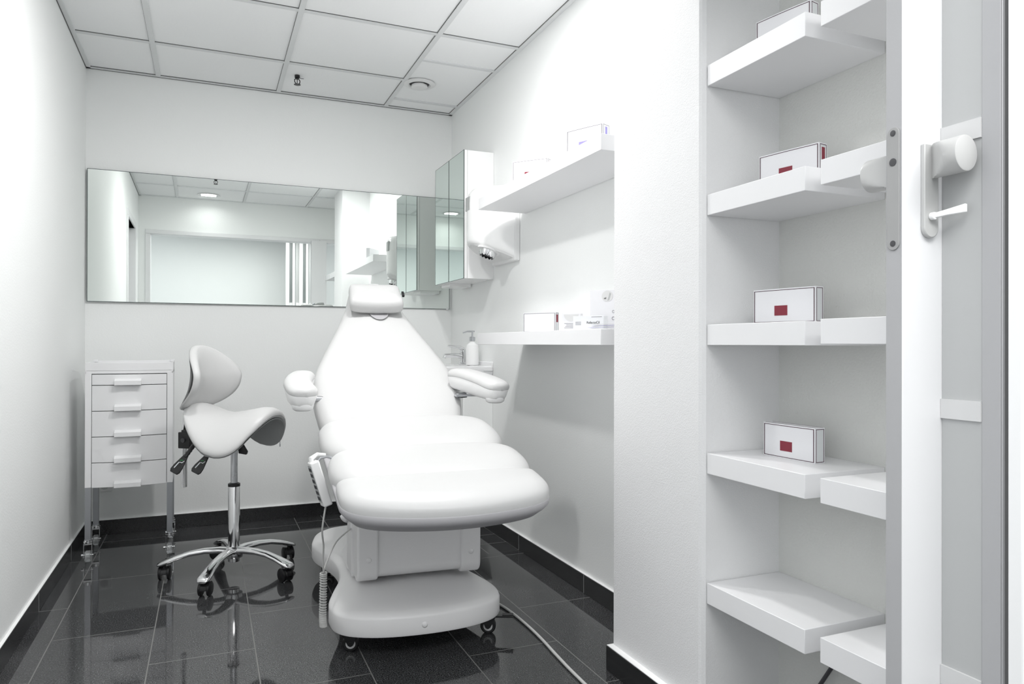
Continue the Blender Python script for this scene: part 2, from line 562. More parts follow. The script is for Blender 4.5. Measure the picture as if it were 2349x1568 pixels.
# folded glazed panel running towards the camera, with glazing bars
GX = 1.132
gp = M()
gp.box(GX, GX + 0.010, 0.734, 0.764, 0.0, 2.12)
gp.box(GX, GX + 0.010, 0.7315, 0.7335, 0.0, 2.12)
w1 = struct('window_1', gp, m_dooredge, 'glazed panel with glazing bars at the right edge', bevel=0.001)  # weaker light on this stile is put into its grey colour
obj('pane', M().box(GX + 0.001, GX + 0.006, 0.760, 0.8315, 0.0, 2.12), m_frost, w1, label='greyish frosted glass pane')
for z0 in (1.345, 0.893, 0.45, 1.80):
    obj('glazing_bar', M().box(GX - 0.003, GX + 0.001, 0.764, 0.8315, z0, z0 + 0.032), m_ltgrey, w1)
struct('trim_7', M().box(GX + 0.006, GX + 0.05, 0.722, 0.7312, 0, 2.12), m_gap, 'dark gap beside the glazed panel', smooth=0)
struct('trim_8', M().box(GX, GX + 0.05, 0.7025, 0.7235, 0, 2.12), m_white, 'white upright strip at the far right', bevel=0.002)

# folded slatted partition seen only in the mirror, across the corridor
part = thing('folding_partition', 'folded white partition panels reflected in the wall mirror', 'partition', (0, -1.1, 0))
for i in range(6):
    x = 0.985 + i * 0.085
    p_ = obj('panel', M().box(x, x + (0.045 if i % 2 == 0 else 0.03), -0.02 - 0.03 * (i % 3), 0.02, 0, H - 0.02), m_handle, part, bevel=0.002)
for i in range(5):
    x = 1.030 + i * 0.085
    obj('pane', M().box(x, x + 0.04, -0.03, -0.024, 0.05, H - 0.05), m_frost if i % 2 else m_winddark, part)
    obj('rail', M().box(x, x + 0.04, -0.024, 0.0, 1.50, 1.55), m_ltgrey, part)


# ================================================================== CEILING FITTINGS
LGROUP = 'recessed downlights in the tiled ceiling'
def downlight(x, y, power, label):
    t = thing('downlight', label, 'ceiling light', (x, y, H), 0, LGROUP)
    rim = M()
    rim.lathe([(0.088, 0.0), (0.104, 0.0), (0.106, -0.003), (0.100, -0.006), (0.088, -0.004)], 48, cap0=False, cap1=False)
    obj('rim', rim, m_white, t)
    # reflector bowl (sits just below the tile so that nothing has to be cut out)
    b = M()
    b.lathe([(0.088, -0.004), (0.080, -0.0015), (0.060, 0.002), (0.01, 0.0025)], 40, cap0=False)
    obj('reflector', b, m_steel, t)
    g = M()
    for k in range(2):
        g.cyl((-0.068, -0.026 + 0.052 * k, 0.004), (0.068, -0.026 + 0.052 * k, 0.004), 0.0105, seg=16)
    obj('lamp_tube', g, m_glow, t)
    a = area('lamp_light', (0, 0, -0.0095), (0.15, 0.15), power, shape='DISK', color=(1, 0.995, 0.985), spread=R(155) if power < 5 else None)
    a.parent = t
    return t
downlight(LIGHTS[0][0], LIGHTS[0][1], LIGHTS[0][2], 'round recessed downlight near the wide opening, seen in the mirror')
downlight(LIGHTS[1][0], LIGHTS[1][1], LIGHTS[1][2], 'round recessed downlight in mid room near the right wall, above the picture frame edge')

downlight(LIGHTS[2][0], LIGHTS[2][1], LIGHTS[2][2], 'added fill light shaped as a downlight in mid room towards the left wall, above the picture frame edge')  # unseen fill put in to brighten the left wall and ceiling
vent = thing('air_vent', 'round white disc valve vent in the ceiling near the right wall', 'vent', (1.089, 3.918, H))
v_ = M()
v_.lathe([(0.060, 0.0), (0.086, 0.0), (0.088, -0.004), (0.080, -0.009), (0.062, -0.011), (0.056, -0.004), (0.056, 0.002)], 48, cap0=False, cap1=False)
obj('vent_ring', v_, m_plastic, vent)
v_ = M()
v_.lathe([(0.057, 0.0015), (0.02, 0.0015)], 40, cap0=False)
obj('vent_throat', v_, m_darkgrey, vent, label='dark throat behind the disc')
v_ = M()
v_.lathe([(0.03, 0.0), (0.044, -0.010), (0.045, -0.020), (0.040, -0.024), (0.02, -0.026), (0.001, -0.026)], 40)
obj('vent_disc', v_, m_plastic, vent)

SG = 'fire sprinkler heads in the ceiling'
def sprinkler(x, y, label):
    t = thing('sprinkler_head', label, 'sprinkler', (x, y, H), 0.4, SG)
    a = M(); a.lathe([(0.014, 0.002), (0.014, -0.010), (0.009, -0.014), (0.009, -0.018)], 20)
    obj('socket', a, m_black, t)
    a = M()
    for s_ in (-1, 1):
        a.tube([(0.007 * s_, 0, -0.014), (0.016 * s_, 0, -0.024), (0.015 * s_, 0, -0.036), (0.004 * s_, 0, -0.046)], 0.0026, 8)
    a.cyl((0, 0, -0.016), (0, 0, -0.046), 0.002, seg=8)
    obj('yoke', a, m_black, t)
    a = M()
    n = 12
    pts = []
    for i in range(n * 2):
        r = 0.018 if i % 2 == 0 else 0.013
        pts.append((r * math.cos(i * PI / n), r * math.sin(i * PI / n)))
    a.prism(pts, -0.049, -0.046)
    obj('deflector', a, m_black, t)
    a = M(); a.tube([(0.012, 0.006, -0.004), (0.03, 0.014, -0.003), (0.045, 0.012, -0.001)], 0.0015, 6)
    obj('torn_edge', a, m_darkgrey, t)
    return t
sprinkler(0.446, 4.066, 'black sprinkler head in the ceiling near the back wall')
sprinkler(0.085, 1.823, 'black sprinkler head nearer the opening, seen only in the mirror')

# ================================================================== MIRROR, CABINET, DRYER, SINK
mir = thing('wall_mirror', 'large rectangular frameless mirror on the back wall', 'mirror', (0.4145, D - 0.0045, 1.234), R(0.24))
obj('glass', M().box(-0.998, 0.998, -0.0075, -0.0065, 0.001, 0.699), m_mirror, mir, smooth=0)
mm = M()
mm.box(-0.9995, 0.9995, -0.0065, 0, 0, 0.70)
for a in (((-0.9998, 0.9998), (0.6978, 0.7003)), ((-0.9998, 0.9998), (-0.0003, 0.0022)), ((-0.9998, -0.9972), (0, 0.70)), ((0.9972, 0.9998), (0, 0.70))):
    mm.box(a[0][0], a[0][1], -0.0078, -0.0065, a[1][0], a[1][1])
obj('polished_edge', mm, m_edge, mir, smooth=0, label='dark polished glass edge')
for x in (0.985,):
    obj('clip', M().box(x - 0.008, x + 0.008, -0.010, -0.001, -0.004, 0.008), m_chrome, mir, bevel=0.001, label='small chrome clip')

cab = thing('mirror_cabinet', 'tall white wall cabinet with two narrow mirrored doors', 'cabinet', (1.26, 3.64, 1.365))
obj('body', M().box(0.018, 0.168, 0.0, 0.522, 0, 0.686), m_white, cab, bevel=0.0012)
for y0, y1 in ((0.0, 0.258), (0.262, 0.522)):
    dd = obj('door', M().box(0.0005, 0.0165, y0, y1, 0, 0.686), m_white, cab, bevel=0.0008)
    obj('mirror_pane', M().box(-0.0025, 0.0005, y0 + 0.001, y1 - 0.001, 0.001, 0.685), m_cabmirror, dd, smooth=0)
    mm = M()
    for a, b_ in ((y0 - 0.0003, y0 + 0.0035), (y1 - 0.0035, y1 + 0.0003)):
        mm.box(-0.0028, 0.0005, a, b_, 0, 0.686)
    mm.box(-0.0028, 0.0005, y0, y1, 0.6845, 0.6865)
    mm.box(-0.0028, 0.0005, y0, y1, -0.0005, 0.0015)
    obj('glass_edge', mm, m_edge, dd, smooth=0)
obj('underside_box', M().box(0.03, 0.16, 0.34, 0.50, -0.018, 0.0), m_white, cab, bevel=0.001)

dry = thing('hand_dryer', 'white rounded automatic hand dryer on the right wall', 'hand dryer', (XR, 3.285, 1.425))
# plan outline in (x from wall negative, y)
def dplan(s_, inset=0.0):
    pts = [(0, 0), (-0.03, 0.0), (-0.075, 0.015), (-0.125, 0.05), (-0.172, 0.105), (-0.2, 0.165), (-0.198, 0.23), (-0.165, 0.28), (-0.10, 0.30), (0, 0.30)]
    sm = smoothline(pts, 5, closed=False)
    c0 = (-0.05, 0.15)
    return [(c0[0] + (x - c0[0]) * s_, c0[1] + (y - c0[1]) * s_) for x, y in sm]
rings = []
for s_, z in ((0.93, 0.012), (0.975, 0.016), (0.995, 0.028), (1.0, 0.05), (1.0, 0.30), (0.985, 0.335), (0.94, 0.36), (0.85, 0.378), (0.6, 0.388), (0.2, 0.39)):
    # bottom is cut obliquely: lower at the wall-side near corner
    rings.append([(min(x, 0), y, z + (0.09 * max(0, -x) / 0.2 if z < 0.06 else (0.05 * max(0, -x) / 0.2 if z < 0.2 else 0))) for x, y in dplan(s_)])
mm = M(); mm.loft(rings)
body = obj('housing', mm, m_white, dry, smooth=50)
mm = M()
mm.loft([[(min(x, 0), y, 0.006 + 0.09 * max(0, -x) / 0.2) for x, y in dplan(0.90)], [(min(x, 0), y, 0.016 + 0.09 * max(0, -x) / 0.2) for x, y in dplan(0.96)]])
obj('bottom_panel', mm, m_plastic, dry)
obj('back_plate', M().box(-0.03, 0, -0.006, 0.306, 0.004, 0.384), m_plastic, dry, bevel=0.006)
mm = M()
TN = Matrix.Translation((-0.125, 0.11, 0.055)) @ Matrix.Rotation(R(20), 4, 'Y')
mm.lathe([(0.058, 0.012), (0.058, 0.002), (0.052, 0.0), (0.046, 0.0)], 32, mtx=TN)
obj('nozzle_ring', mm, m_plastic, dry)
mm = M()
n = 12; rr = []
for zz, ro in ((0.002, 0.046), (-0.014, 0.043)):
    rr.append([TN @ Vector((ro * math.cos(2 * PI * i / 48), ro * math.sin(2 * PI * i / 48), zz)) for i in range(48)])
rr.append([TN @ Vector((0.037 * math.cos(2 * PI * i / 48), 0.037 * math.sin(2 * PI * i / 48), -0.022 - 0.008 * abs(math.sin(n * PI * i / 48)))) for i in range(48)])
mm.loft(rr, cap1=False)
obj('nozzle', mm, m_chrome, dry, label='chrome air nozzle with toothed rim')
mm = M(); mm.lathe([(0.034, -0.003), (0.034, -0.019), (0.001, -0.019)], 32, mtx=TN)
obj('nozzle_core', mm, m_darkgrey, dry)
obj('sensor_window', M().box(-0.2035, -0.19, 0.175, 0.235, 0.272, 0.340), m_grey, dry, label='small grey window on the front')

sink = thing('washbasin', 'small white ceramic washbasin on the right wall behind the chair', 'washbasin', (XR, 3.90, 0))
# basin: bowl with rear ledge
plan = smoothline([(0, -0.26), (-0.12, -0.262), (-0.28, -0.235), (-0.385, -0.14), (-0.41, 0), (-0.385, 0.14), (-0.28, 0.235), (-0.12, 0.262), (0, 0.26)], 5, closed=False)
plan = [(min(0, x), y) for x, y in plan]
def sc(pl_, s_, cx, cy):
    return [(cx + (x - cx) * s_, cy + (y - cy) * s_) for x, y in pl_]
mm = M()
rings = []
for s_, z in ((0.35, 0.74), (0.7, 0.76), (0.9, 0.80), (0.985, 0.86), (1.0, 0.885), (0.992, 0.894)):
    rings.append([(min(x, 0), y, z) for x, y in sc(plan, s_, -0.1, 0)])
for s_, z in ((0.97, 0.895), (0.88, 0.893), (0.80, 0.86), (0.6, 0.81), (0.2, 0.79)):
    rings.append([(min(x, -0.03 - 0.10 * (1 - s_) * 8 if s_ < 0.95 else 0), y, z) for x, y in sc(plan, s_, -0.2, 0)])
mm.loft(rings)
obj('basin', mm, m_ceramic, sink, smooth=50)
mm = M()
mm.prism([(0, -0.262), (-0.055, -0.262), (-0.085, -0.24), (-0.085, 0.24), (-0.055, 0.262), (0, 0.262)], 0.865, 0.8955)
obj('tap_ledge', mm, m_ceramic, sink, bevel=0.006)
mm = M()
pts = [(0.89, 0), (0.89, -0.262)]
mm.box(-0.012, 0, -0.262, 0.262, 0.87, 0.918)
obj('upstand', mm, m_ceramic, sink, bevel=0.005)
obj('pedestal', M().box(-0.17, 0, -0.255, 0.255, 0.26, 0.78), m_wall, sink, bevel=0.004)

tap = thing('basin_tap', 'chrome single-lever tap on the washbasin', 'tap', (1.368, 3.965, 0.896))
mm = M(); mm.lathe([(0.026, 0), (0.026, 0.006), (0.021, 0.012), (0.019, 0.05), (0.022, 0.07), (0.021, 0.082), (0.012, 0.09)], 28)
obj('tap_body', mm, m_chrome, tap)
mm = M(); mm.tube([(0, 0, 0.045), (-0.05, -0.004, 0.053), (-0.115, -0.01, 0.050), (-0.118, -0.01, 0.036)], [0.017, 0.013, 0.012, 0.011], 16)
obj('spout', mm, m_chrome, tap)
mm = M(); mm.tube([(0.0, 0, 0.085), (-0.02, 0, 0.098), (-0.095, -0.008, 0.108)], [0.014, 0.011, 0.005], 12)
obj('lever', mm, m_chrome, tap)

soap = thing('soap_dispenser', 'white soap bottle with grey pump on the washbasin ledge', 'bottle', (1.368, 3.81, 0.897))
mm = M(); mm.lathe([(0.034, 0), (0.0365, 0.004), (0.0365, 0.095), (0.033, 0.112), (0.016, 0.125), (0.0125, 0.13), (0.0125, 0.136)], 32)
obj('bottle_body', mm, m_white, soap)
mm = M(); mm.lathe([(0.0165, 0.134), (0.0165, 0.155), (0.010, 0.158)], 24)
obj('collar', mm, m_steel, soap)
mm = M(); mm.cyl((0, 0, 0.155), (0, 0, 0.186), 0.0045); mm.lathe([(0.014, 0.184), (0.014, 0.191), (0.004, 0.193)], 20)
mm.tube([(0, 0, 0.187), (-0.03, 0.0, 0.187), (-0.056, 0, 0.179)], [0.005, 0.004, 0.003], 8)
obj('pump', mm, m_steel, soap)

out = thing('wall_socket', 'small white wall socket low on the back wall behind the trolley', 'socket', (-0.50, D, 0.228))
obj('plate', M().box(-0.035, 0.035, -0.012, 0, 0, 0.06), m_plastic, out, bevel=0.003)
mm = M(); mm.cyl((0, -0.0125, 0.03), (0, -0.0105, 0.03), 0.019)
obj('socket_face', mm, m_ltgrey, out)

# ================================================================== FLOATING SHELVES
SHG = 'white floating shelves'
def shelf(x0, x1, y0, y1, z1, label, th=0.053, group=SHG):
    o = obj('floating_shelf', M().box(0, x1 - x0, 0, y1 - y0, -th, 0), m_lam, bevel=0.0012)
    o.location = (x0, y0, z1)
    tag(o, label, 'shelf', group)
    return o
shelf(1.182, XR - 0.0018, 2.053, 3.212, 1.703, 'long white shelf high on the right wall under the pale boxes')
shelf(1.182, XR, 2.053, 3.212, 1.065, 'long white shelf low on the right wall above the floor shadow')
names = ['topmost', 'second from the top', 'middle', 'fourth from the top', 'lowest']
RX = XR - 0.004
for i, z in enumerate((1.733, 1.400, 1.066, 0.7355, 0.402)):
    shelf(1.185, RX, 1.184, 1.514, z, 'white recess shelf touching the pillar, %s of its stack' % names[i], group='recess shelves against the pillar')
    shelf(1.185, RX, 0.875, 1.142, z + (0.003 if i < 3 else 0.0), 'white recess shelf beside the door leaf, %s of its stack' % names[i], group='recess shelves beside the door leaf')


# ================================================================== CARTONS
def carton(loc, rz, label, L=0.16, Hh=0.084, Dp=0.031, mark=m_maroon, mark_pos='low', group='small white product boxes',
           front_mark=True, side_mark=True, line=m_darkline, name='product_box'):
    """long axis local y (near end = -y); printed face local -x"""
    t = thing(name, label, 'box', loc, rz, group)
    n = 10
    # slightly bulging carton
    rings = []
    for k in range(n + 1):
        y = -L / 2 + L * k / n
        bl = 0.0018 * math.sin(PI * k / n)
        rings.append([(-Dp / 2 - bl, y, 0), (Dp / 2 + bl, y, 0), (Dp / 2 + bl, y, Hh), (-Dp / 2 - bl, y, Hh)])
    mm = M(); mm.loft(rings)
    b = obj('carton', mm, m_carton, t, bevel=0.0006)
    if line:
        w = 0.0014
        x = -Dp / 2 - 0.0021
        mm = M(); g = 0.003
        def strip(y0, y1, z0, z1):
            k = 8
            for j in range(k):
                a = y0 + (y1 - y0) * j / k; c_ = y0 + (y1 - y0) * (j + 1) / k
                ba = 0.0018 * math.sin(PI * (a + L / 2) / L); bc = 0.0018 * math.sin(PI * (c_ + L / 2) / L)
                mm.loft([[(-Dp / 2 - ba - 0.0004, a, z0), (-Dp / 2 - ba + 0.0008, a, z0), (-Dp / 2 - ba + 0.0008, a, z1), (-Dp / 2 - ba - 0.0004, a, z1)],
                         [(-Dp / 2 - bc - 0.0004, c_, z0), (-Dp / 2 - bc + 0.0008, c_, z0), (-Dp / 2 - bc + 0.0008, c_, z1), (-Dp / 2 - bc - 0.0004, c_, z1)]])
        strip(-L / 2 + g, L / 2 - g, g, g + w); strip(-L / 2 + g, L / 2 - g, Hh - g - w, Hh - g)
        mm.box(-Dp / 2 - 0.0012, -Dp / 2 + 0.001, -L / 2 + g, -L / 2 + g + w, g, Hh - g)
        mm.box(-Dp / 2 - 0.0012, -Dp / 2 + 0.001, L / 2 - g - w, L / 2 - g, g, Hh - g)
        # end face frame
        for a, c_ in ((-Dp / 2 + g, -Dp / 2 + g + w), (Dp / 2 - g - w, Dp / 2 - g)):
            mm.box(a, c_, -L / 2 - 0.0004, -L / 2 + 0.001, g, Hh - g)
        for a in (g, Hh - g - w):
            mm.box(-Dp / 2 + g, Dp / 2 - g, -L / 2 - 0.0004, -L / 2 + 0.001, a, a + w)
        # top frame
        for a, c_ in ((-Dp / 2 + g, -Dp / 2 + g + w), (Dp / 2 - g - w, Dp / 2 - g)):
            mm.box(a, c_, -L / 2 + g, L / 2 - g, Hh - 0.0008, Hh + 0.0003)
        obj('printed_border', mm, line, t, smooth=0, label='thin dark red printed border')
        obj('end_panel', M().box(-Dp / 2 + g + 2 * w, Dp / 2 - g - 2 * w, -L / 2 - 0.0003, -L / 2 + 0.001, g + 2 * w, Hh - g - 2 * w), m_cartonside, t, smooth=0)
    if front_mark:
        obj('printed_mark', M().box(-Dp / 2 - 0.0024, -Dp / 2 + 0.0, -0.013, 0.024, 0.019, 0.043), mark, t, smooth=0, label='dark red printed rectangle' if mark is m_maroon else 'violet printed rectangle')
    if side_mark:
        obj('end_mark', M().box(-0.006, 0.006, -L / 2 - 0.0007, -L / 2, Hh * 0.5, Hh - 0.010), mark, t, smooth=0)
    return t
BX = 'white boxes with dark red rectangle'
def cbox(near_left_far, rz, z, label, **k):
    """position by the far bottom corner of the printed face"""
    L = k.get('L', 0.16); Dp = k.get('Dp', 0.031)
    c_, s_ = math.cos(rz), math.sin(rz)
    ox, oy = -Dp / 2, L / 2
    cx = near_left_far[0] - (ox * c_ - oy * s_)
    cy = near_left_far[1] - (ox * s_ + oy * c_)
    return carton((cx, cy, z), rz, label, **k)
cbox((1.258, 1.418), R(12), 1.733, 'white box on the topmost recess shelf, cut by the photo edge', L=0.15, side_mark=False, group=BX, line=m_darkline)
cbox((1.271, 1.421), R(11), 1.400, 'white box with dark red stripe on the second recess shelf', L=0.165, group=BX)
cbox((1.262, 1.430), R(8), 1.066, 'white box with dark red rectangle on the middle recess shelf', L=0.178, Dp=0.028, side_mark=False, group=BX)
cbox((1.300, 1.436), R(3), 0.7355, 'white box with dark red rectangle on the fourth recess shelf', L=0.160, Dp=0.032, side_mark=False, group=BX)
cbox((1.215, 2.362), R(25), 1.703, 'white box with violet mark at the near end of the high shelf', Hh=0.093, Dp=0.042, mark=m_purple, line=m_paleink, group='white boxes on the high right wall shelf')
cbox((1.205, 2.850), R(40), 1.703, 'white box with red mark midway on the high shelf', line=m_paleink, L=0.165, Hh=0.093, group='white boxes on the high right wall shelf')
cbox((1.262, 2.86), R(28), 1.065, 'plain white box with grey border line on the low shelf', front_mark=False, L=0.17, Dp=0.025, group='items on the low shelf', line=m_paleink)


TX = Matrix(((0, 0, -1, 0), (-1, 0, 0, 0), (0, 1, 0, 0), (0, 0, 0, 1)))   # text x -> -y (seen from -x), y -> z
def text_mesh(s_, size, ext=0.0003):
    cu = bpy.data.curves.new('txt', 'FONT')
    cu.body = s_
    cu.size = size
    cu.extrude = ext
    cu.align_x = 'CENTER'
    cu.align_y = 'CENTER'
    o = bpy.data.objects.new('txt', cu)
    COL.objects.link(o)
    dg = bpy.context.evaluated_depsgraph_get()
    me = bpy.data.meshes.new_from_object(o.evaluated_get(dg))
    bpy.data.objects.remove(o)
    return me
# card pack with half-round cut-out
t = thing('card_pack', 'small white pack with a grey half-round cutout on the low shelf', 'box', (1.262, 2.405, 1.065), R(38), 'items on the low shelf')
obj('pack', M().box(-0.011, 0.011, -0.038, 0.038, 0, 0.064), m_carton, t, bevel=0.0005)
pts = [(0.03 * math.cos(a), -0.026 * math.sin(a)) for a in [PI * i / 16 for i in range(17)]]
mm = M(); mm.prism(pts, 0, 0.0004, mtx=Matrix.Translation((-0.0112, 0, 0.061)) @ Matrix(((0, 0, -1, 0), (-1, 0, 0, 0), (0, 1, 0, 0), (0, 0, 0, 1))))
obj('cutout', mm, m_ltgrey, t, label='grey half-round cutout')
mm = M()
for k in range(4):
    mm.box(-0.0114, -0.011, -0.028 + 0.003 * (k % 2), 0.028 - 0.004 * (k % 3), 0.010 + k * 0.0055, 0.0112 + k * 0.0055)
obj('small_print', mm, m_paleink, t, smooth=0)
# long pale tint box with lettering
t = thing('tint_box', 'long pale grey box with black lettering on the low shelf', 'box', (1.245, 2.275, 1.065), R(29), 'items on the low shelf')
obj('carton', M().box(-0.014, 0.014, -0.085, 0.042, 0, 0.050), mat('pale_grey_carton', (0.72, 0.73, 0.75), 0.4), t, bevel=0.0005)
RT = Matrix.Translation((-0.0142, -0.042, 0.026)) @ TX
me = text_mesh('RefectoCil', 0.0125); me.transform(RT)
obj('lettering', me, m_ink, t, smooth=0, label='black printed brand lettering')
mm = M()
for k in range(3):
    mm.box(-0.0144, -0.014, 0.008, 0.032, 0.019 + k * 0.0045, 0.0202 + k * 0.0045)
obj('small_print', mm, m_paleink, t, smooth=0)
mm = M(); mm.box(-0.0144, -0.014, -0.078, -0.035, 0.0455, 0.0468)
obj('small_print', mm, m_paleink, t, smooth=0)
# tall display card with round picture
t = thing('display_card', 'tall white card box with a round picture behind the pale box', 'box', (1.316, 2.262, 1.065), R(25), 'items on the low shelf')
obj('card', M().box(-0.004, 0.004, -0.05, 0.06, 0, 0.145), m_carton, t, bevel=0.0005)
RC = Matrix.Translation((-0.0042, -0.016, 0.122)) @ Matrix(((0, 0, -1, 0), (-1, 0, 0, 0), (0, 1, 0, 0), (0, 0, 0, 1)))
mm = M(); mm.prism([(0.024 * math.cos(a), 0.020 * math.sin(a)) for a in [2 * PI * i / 28 for i in range(28)]], 0, 0.0004, mtx=RC)
obj('round_picture', mm, m_ltgrey, t, label='round grey picture')
mm = M(); mm.prism([(0.001, -0.016), (0.008, -0.014), (0.016, 0.008), (0.011, 0.013)], 0.0004, 0.0008, mtx=RC)
obj('picture_streak', mm, m_grey, t)
me = text_mesh('oil', 0.010); me.transform(RC @ Matrix.Translation((-0.009, -0.007, 0.0008)))
obj('lettering', me, m_ink, t, smooth=0)
mm = M()
mm.box(-0.0045, -0.004, -0.0495, -0.0482, 0.02, 0.125)
for zz, r_ in ((0.066, 0.005), (0.042, 0.0062)):
    a = RC @ Matrix.Translation((0.026, zz - 0.122, 0))
    mm.lathe([(r_, 0), (r_, 0.0005), (r_ * 0.78, 0.0005), (r_ * 0.78, 0)], 20, mtx=a, cap0=False, cap1=False)
obj('card_marks', mm, m_paleink, t, smooth=0)
# sheaf of thin lilac sachets
t = thing('sachet_bundle', 'loose bundle of slim white and violet sachets at the low shelf end', 'sachet', (1.235, 2.13, 1.065), R(22), 'items on the low shelf')
for k in range(7):
    mm = M()
    a = random.uniform(-0.28, 0.2)
    mm.box(-0.010, 0.010, -0.075, 0.075 - 0.006 * k, 0.001 + k * 0.0028, 0.0016 + k * 0.0028, mtx=Matrix.Rotation(a, 4, 'Z'))
    obj('sachet', mm, m_purple if k in (2, 4) else m_carton, t, smooth=0)

# cable under the lowest recess shelf
mm = M(); mm.tube([(1.33, 1.17, 0.348), (1.36, 1.19, 0.32), (1.40, 1.25, 0.27), (1.405, 1.317, 0.229), (1.405, 1.36, 0.16), (1.39, 1.40, 0.02), (1.36, 1.42, 0.006), (1.30, 1.40, 0.006)], 0.005, 10)
tag(obj('wall_cable', mm, m_darkgrey), 'dark grey cable hanging below the lowest recess shelves', 'cable')

# ================================================================== TROLLEY
tr = thing('drawer_trolley', 'tall narrow white trolley with five drawers in the back left corner', 'trolley', (-0.520, 3.832, 0), R(1.0))
TW, TD = 0.368, 0.33
mm = M()
mm.box(0, 0.026, 0, 0.026, 0.346, 0.882); mm.box(TW - 0.026, TW, 0, 0.026, 0.346, 0.882)
mm.box(0, 0.004, 0.02, TD, 0.346, 0.882); mm.box(TW - 0.004, TW, 0.02, TD, 0.346, 0.882)
mm.box(0, TW, TD - 0.004, TD, 0.346, 0.882)
mm.box(0.003, TW - 0.003, 0.02, TD - 0.003, 0.346, 0.350)
mm.box(0.003, TW - 0.003, 0.012, TD - 0.003, 0.868, 0.882)
obj('cabinet_frame', mm, m_lam, tr, bevel=0.001)
def bow(x, b=0.022):
    return -b * math.sin(PI * (x - 0.027) / (TW - 0.054))
mm = M()
n = 14
xs = [0.026 + (TW - 0.052) * i / n for i in range(n + 1)]
outer = [(0.0, 0.0)] + [(x, bow(x) * 0.7) for x in xs] + [(TW, 0.0)]
ring = outer + [(TW, 0.008)] + [(x, bow(x) * 0.7 + 0.008) for x in reversed(xs)] + [(0, 0.008)]
mm.prism(ring, 0.872, 0.924)
mm.box(0, 0.006, 0, TD, 0.872, 0.924); mm.box(TW - 0.006, TW, 0, TD, 0.872, 0.924); mm.box(0, TW, TD - 0.006, TD, 0.872, 0.927)
mm.prism(outer + [(TW, TD), (0, TD)], 0.884, 0.888)
mm.box(0.0, 0.02, TD - 0.02, TD, 0.92, 0.934); mm.box(TW - 0.02, TW, TD - 0.02, TD, 0.92, 0.934)
mm.box(TW - 0.006, TW + 0.0005, 0.0, 0.02, 0.92, 0.932)
obj('top_tray', mm, m_lam, tr, bevel=0.001)
zs = [0.870, 0.8185, 0.699, 0.579, 0.459, 0.343]
mm = M(); mm.box(0.024, TW - 0.024, 0.008, 0.03, 0.350, 0.872)
obj('dark_interior', mm, m_gap, tr, smooth=0)
for i in range(5):
    z1, z0 = zs[i] - 0.0016, zs[i + 1] + 0.0016
    xs = [0.028 + (TW - 0.056) * k / n for k in range(n + 1)]
    ring = [(x, bow(x)) for x in xs] + [(xs[-1], 0.012), (xs[0], 0.012)]
    m2 = M(); m2.prism(ring, z0, z1)
    dr = obj('drawer', m2, m_lam, tr, bevel=0.0008)
    m3 = M()
    m3.loft([[(0.122, -0.046, z0 - 0.001), (0.234, -0.046, z0 - 0.001), (0.234, -0.046, z0 + 0.020), (0.122, -0.046, z0 + 0.020)],
             [(0.122, -0.018, z0 + 0.002), (0.234, -0.018, z0 + 0.002), (0.234, -0.018, z0 + 0.029), (0.122, -0.018, z0 + 0.029)]])
    obj('handle', m3, m_lam, dr, bevel=0.0012)
def trolley_caster(parent, x, y):
    c_ = M()
    c_.cyl((x, y, 0.104), (x, y, 0.096), 0.016, seg=18); c_.cyl((x, y, 0.096), (x, y, 0.090), 0.019, seg=18)
    c_.box(x - 0.017, x + 0.017, y - 0.012, y + 0.012, 0.082, 0.090)
    for s_ in (-1, 1):
        c_.box(x + s_ * 0.0165 - 0.0012, x + s_ * 0.0165 + 0.0012, y - 0.011, y + 0.011, 0.022, 0.088)
    c_.cyl((x - 0.024, y, 0.033), (x + 0.022, y, 0.033), 0.0035, seg=10)
    c_.cyl((x - 0.027, y, 0.033), (x - 0.018, y, 0.033), 0.006, seg=12)
    cc = obj('caster_fork', c_, m_chrome, parent, smooth=40)
    w_ = M()
    w_.tube([(x - 0.0125, y, 0.027), (x - 0.009, y, 0.027), (x + 0.009, y, 0.027), (x + 0.0125, y, 0.027)], [0.021, 0.026, 0.026, 0.021], 28)
    obj('wheel', w_, m_clear, cc, label='clear plastic wheel')
for x in (0.013, TW - 0.013):
    for y in (0.013, TD - 0.013):
        lg = obj('leg', M().box(x - 0.0125, x + 0.0125, y - 0.0125, y + 0.0125, 0.103, 0.348), m_greysteel, tr, bevel=0.001, label='grey square steel leg')
        trolley_caster(tr, x, y)

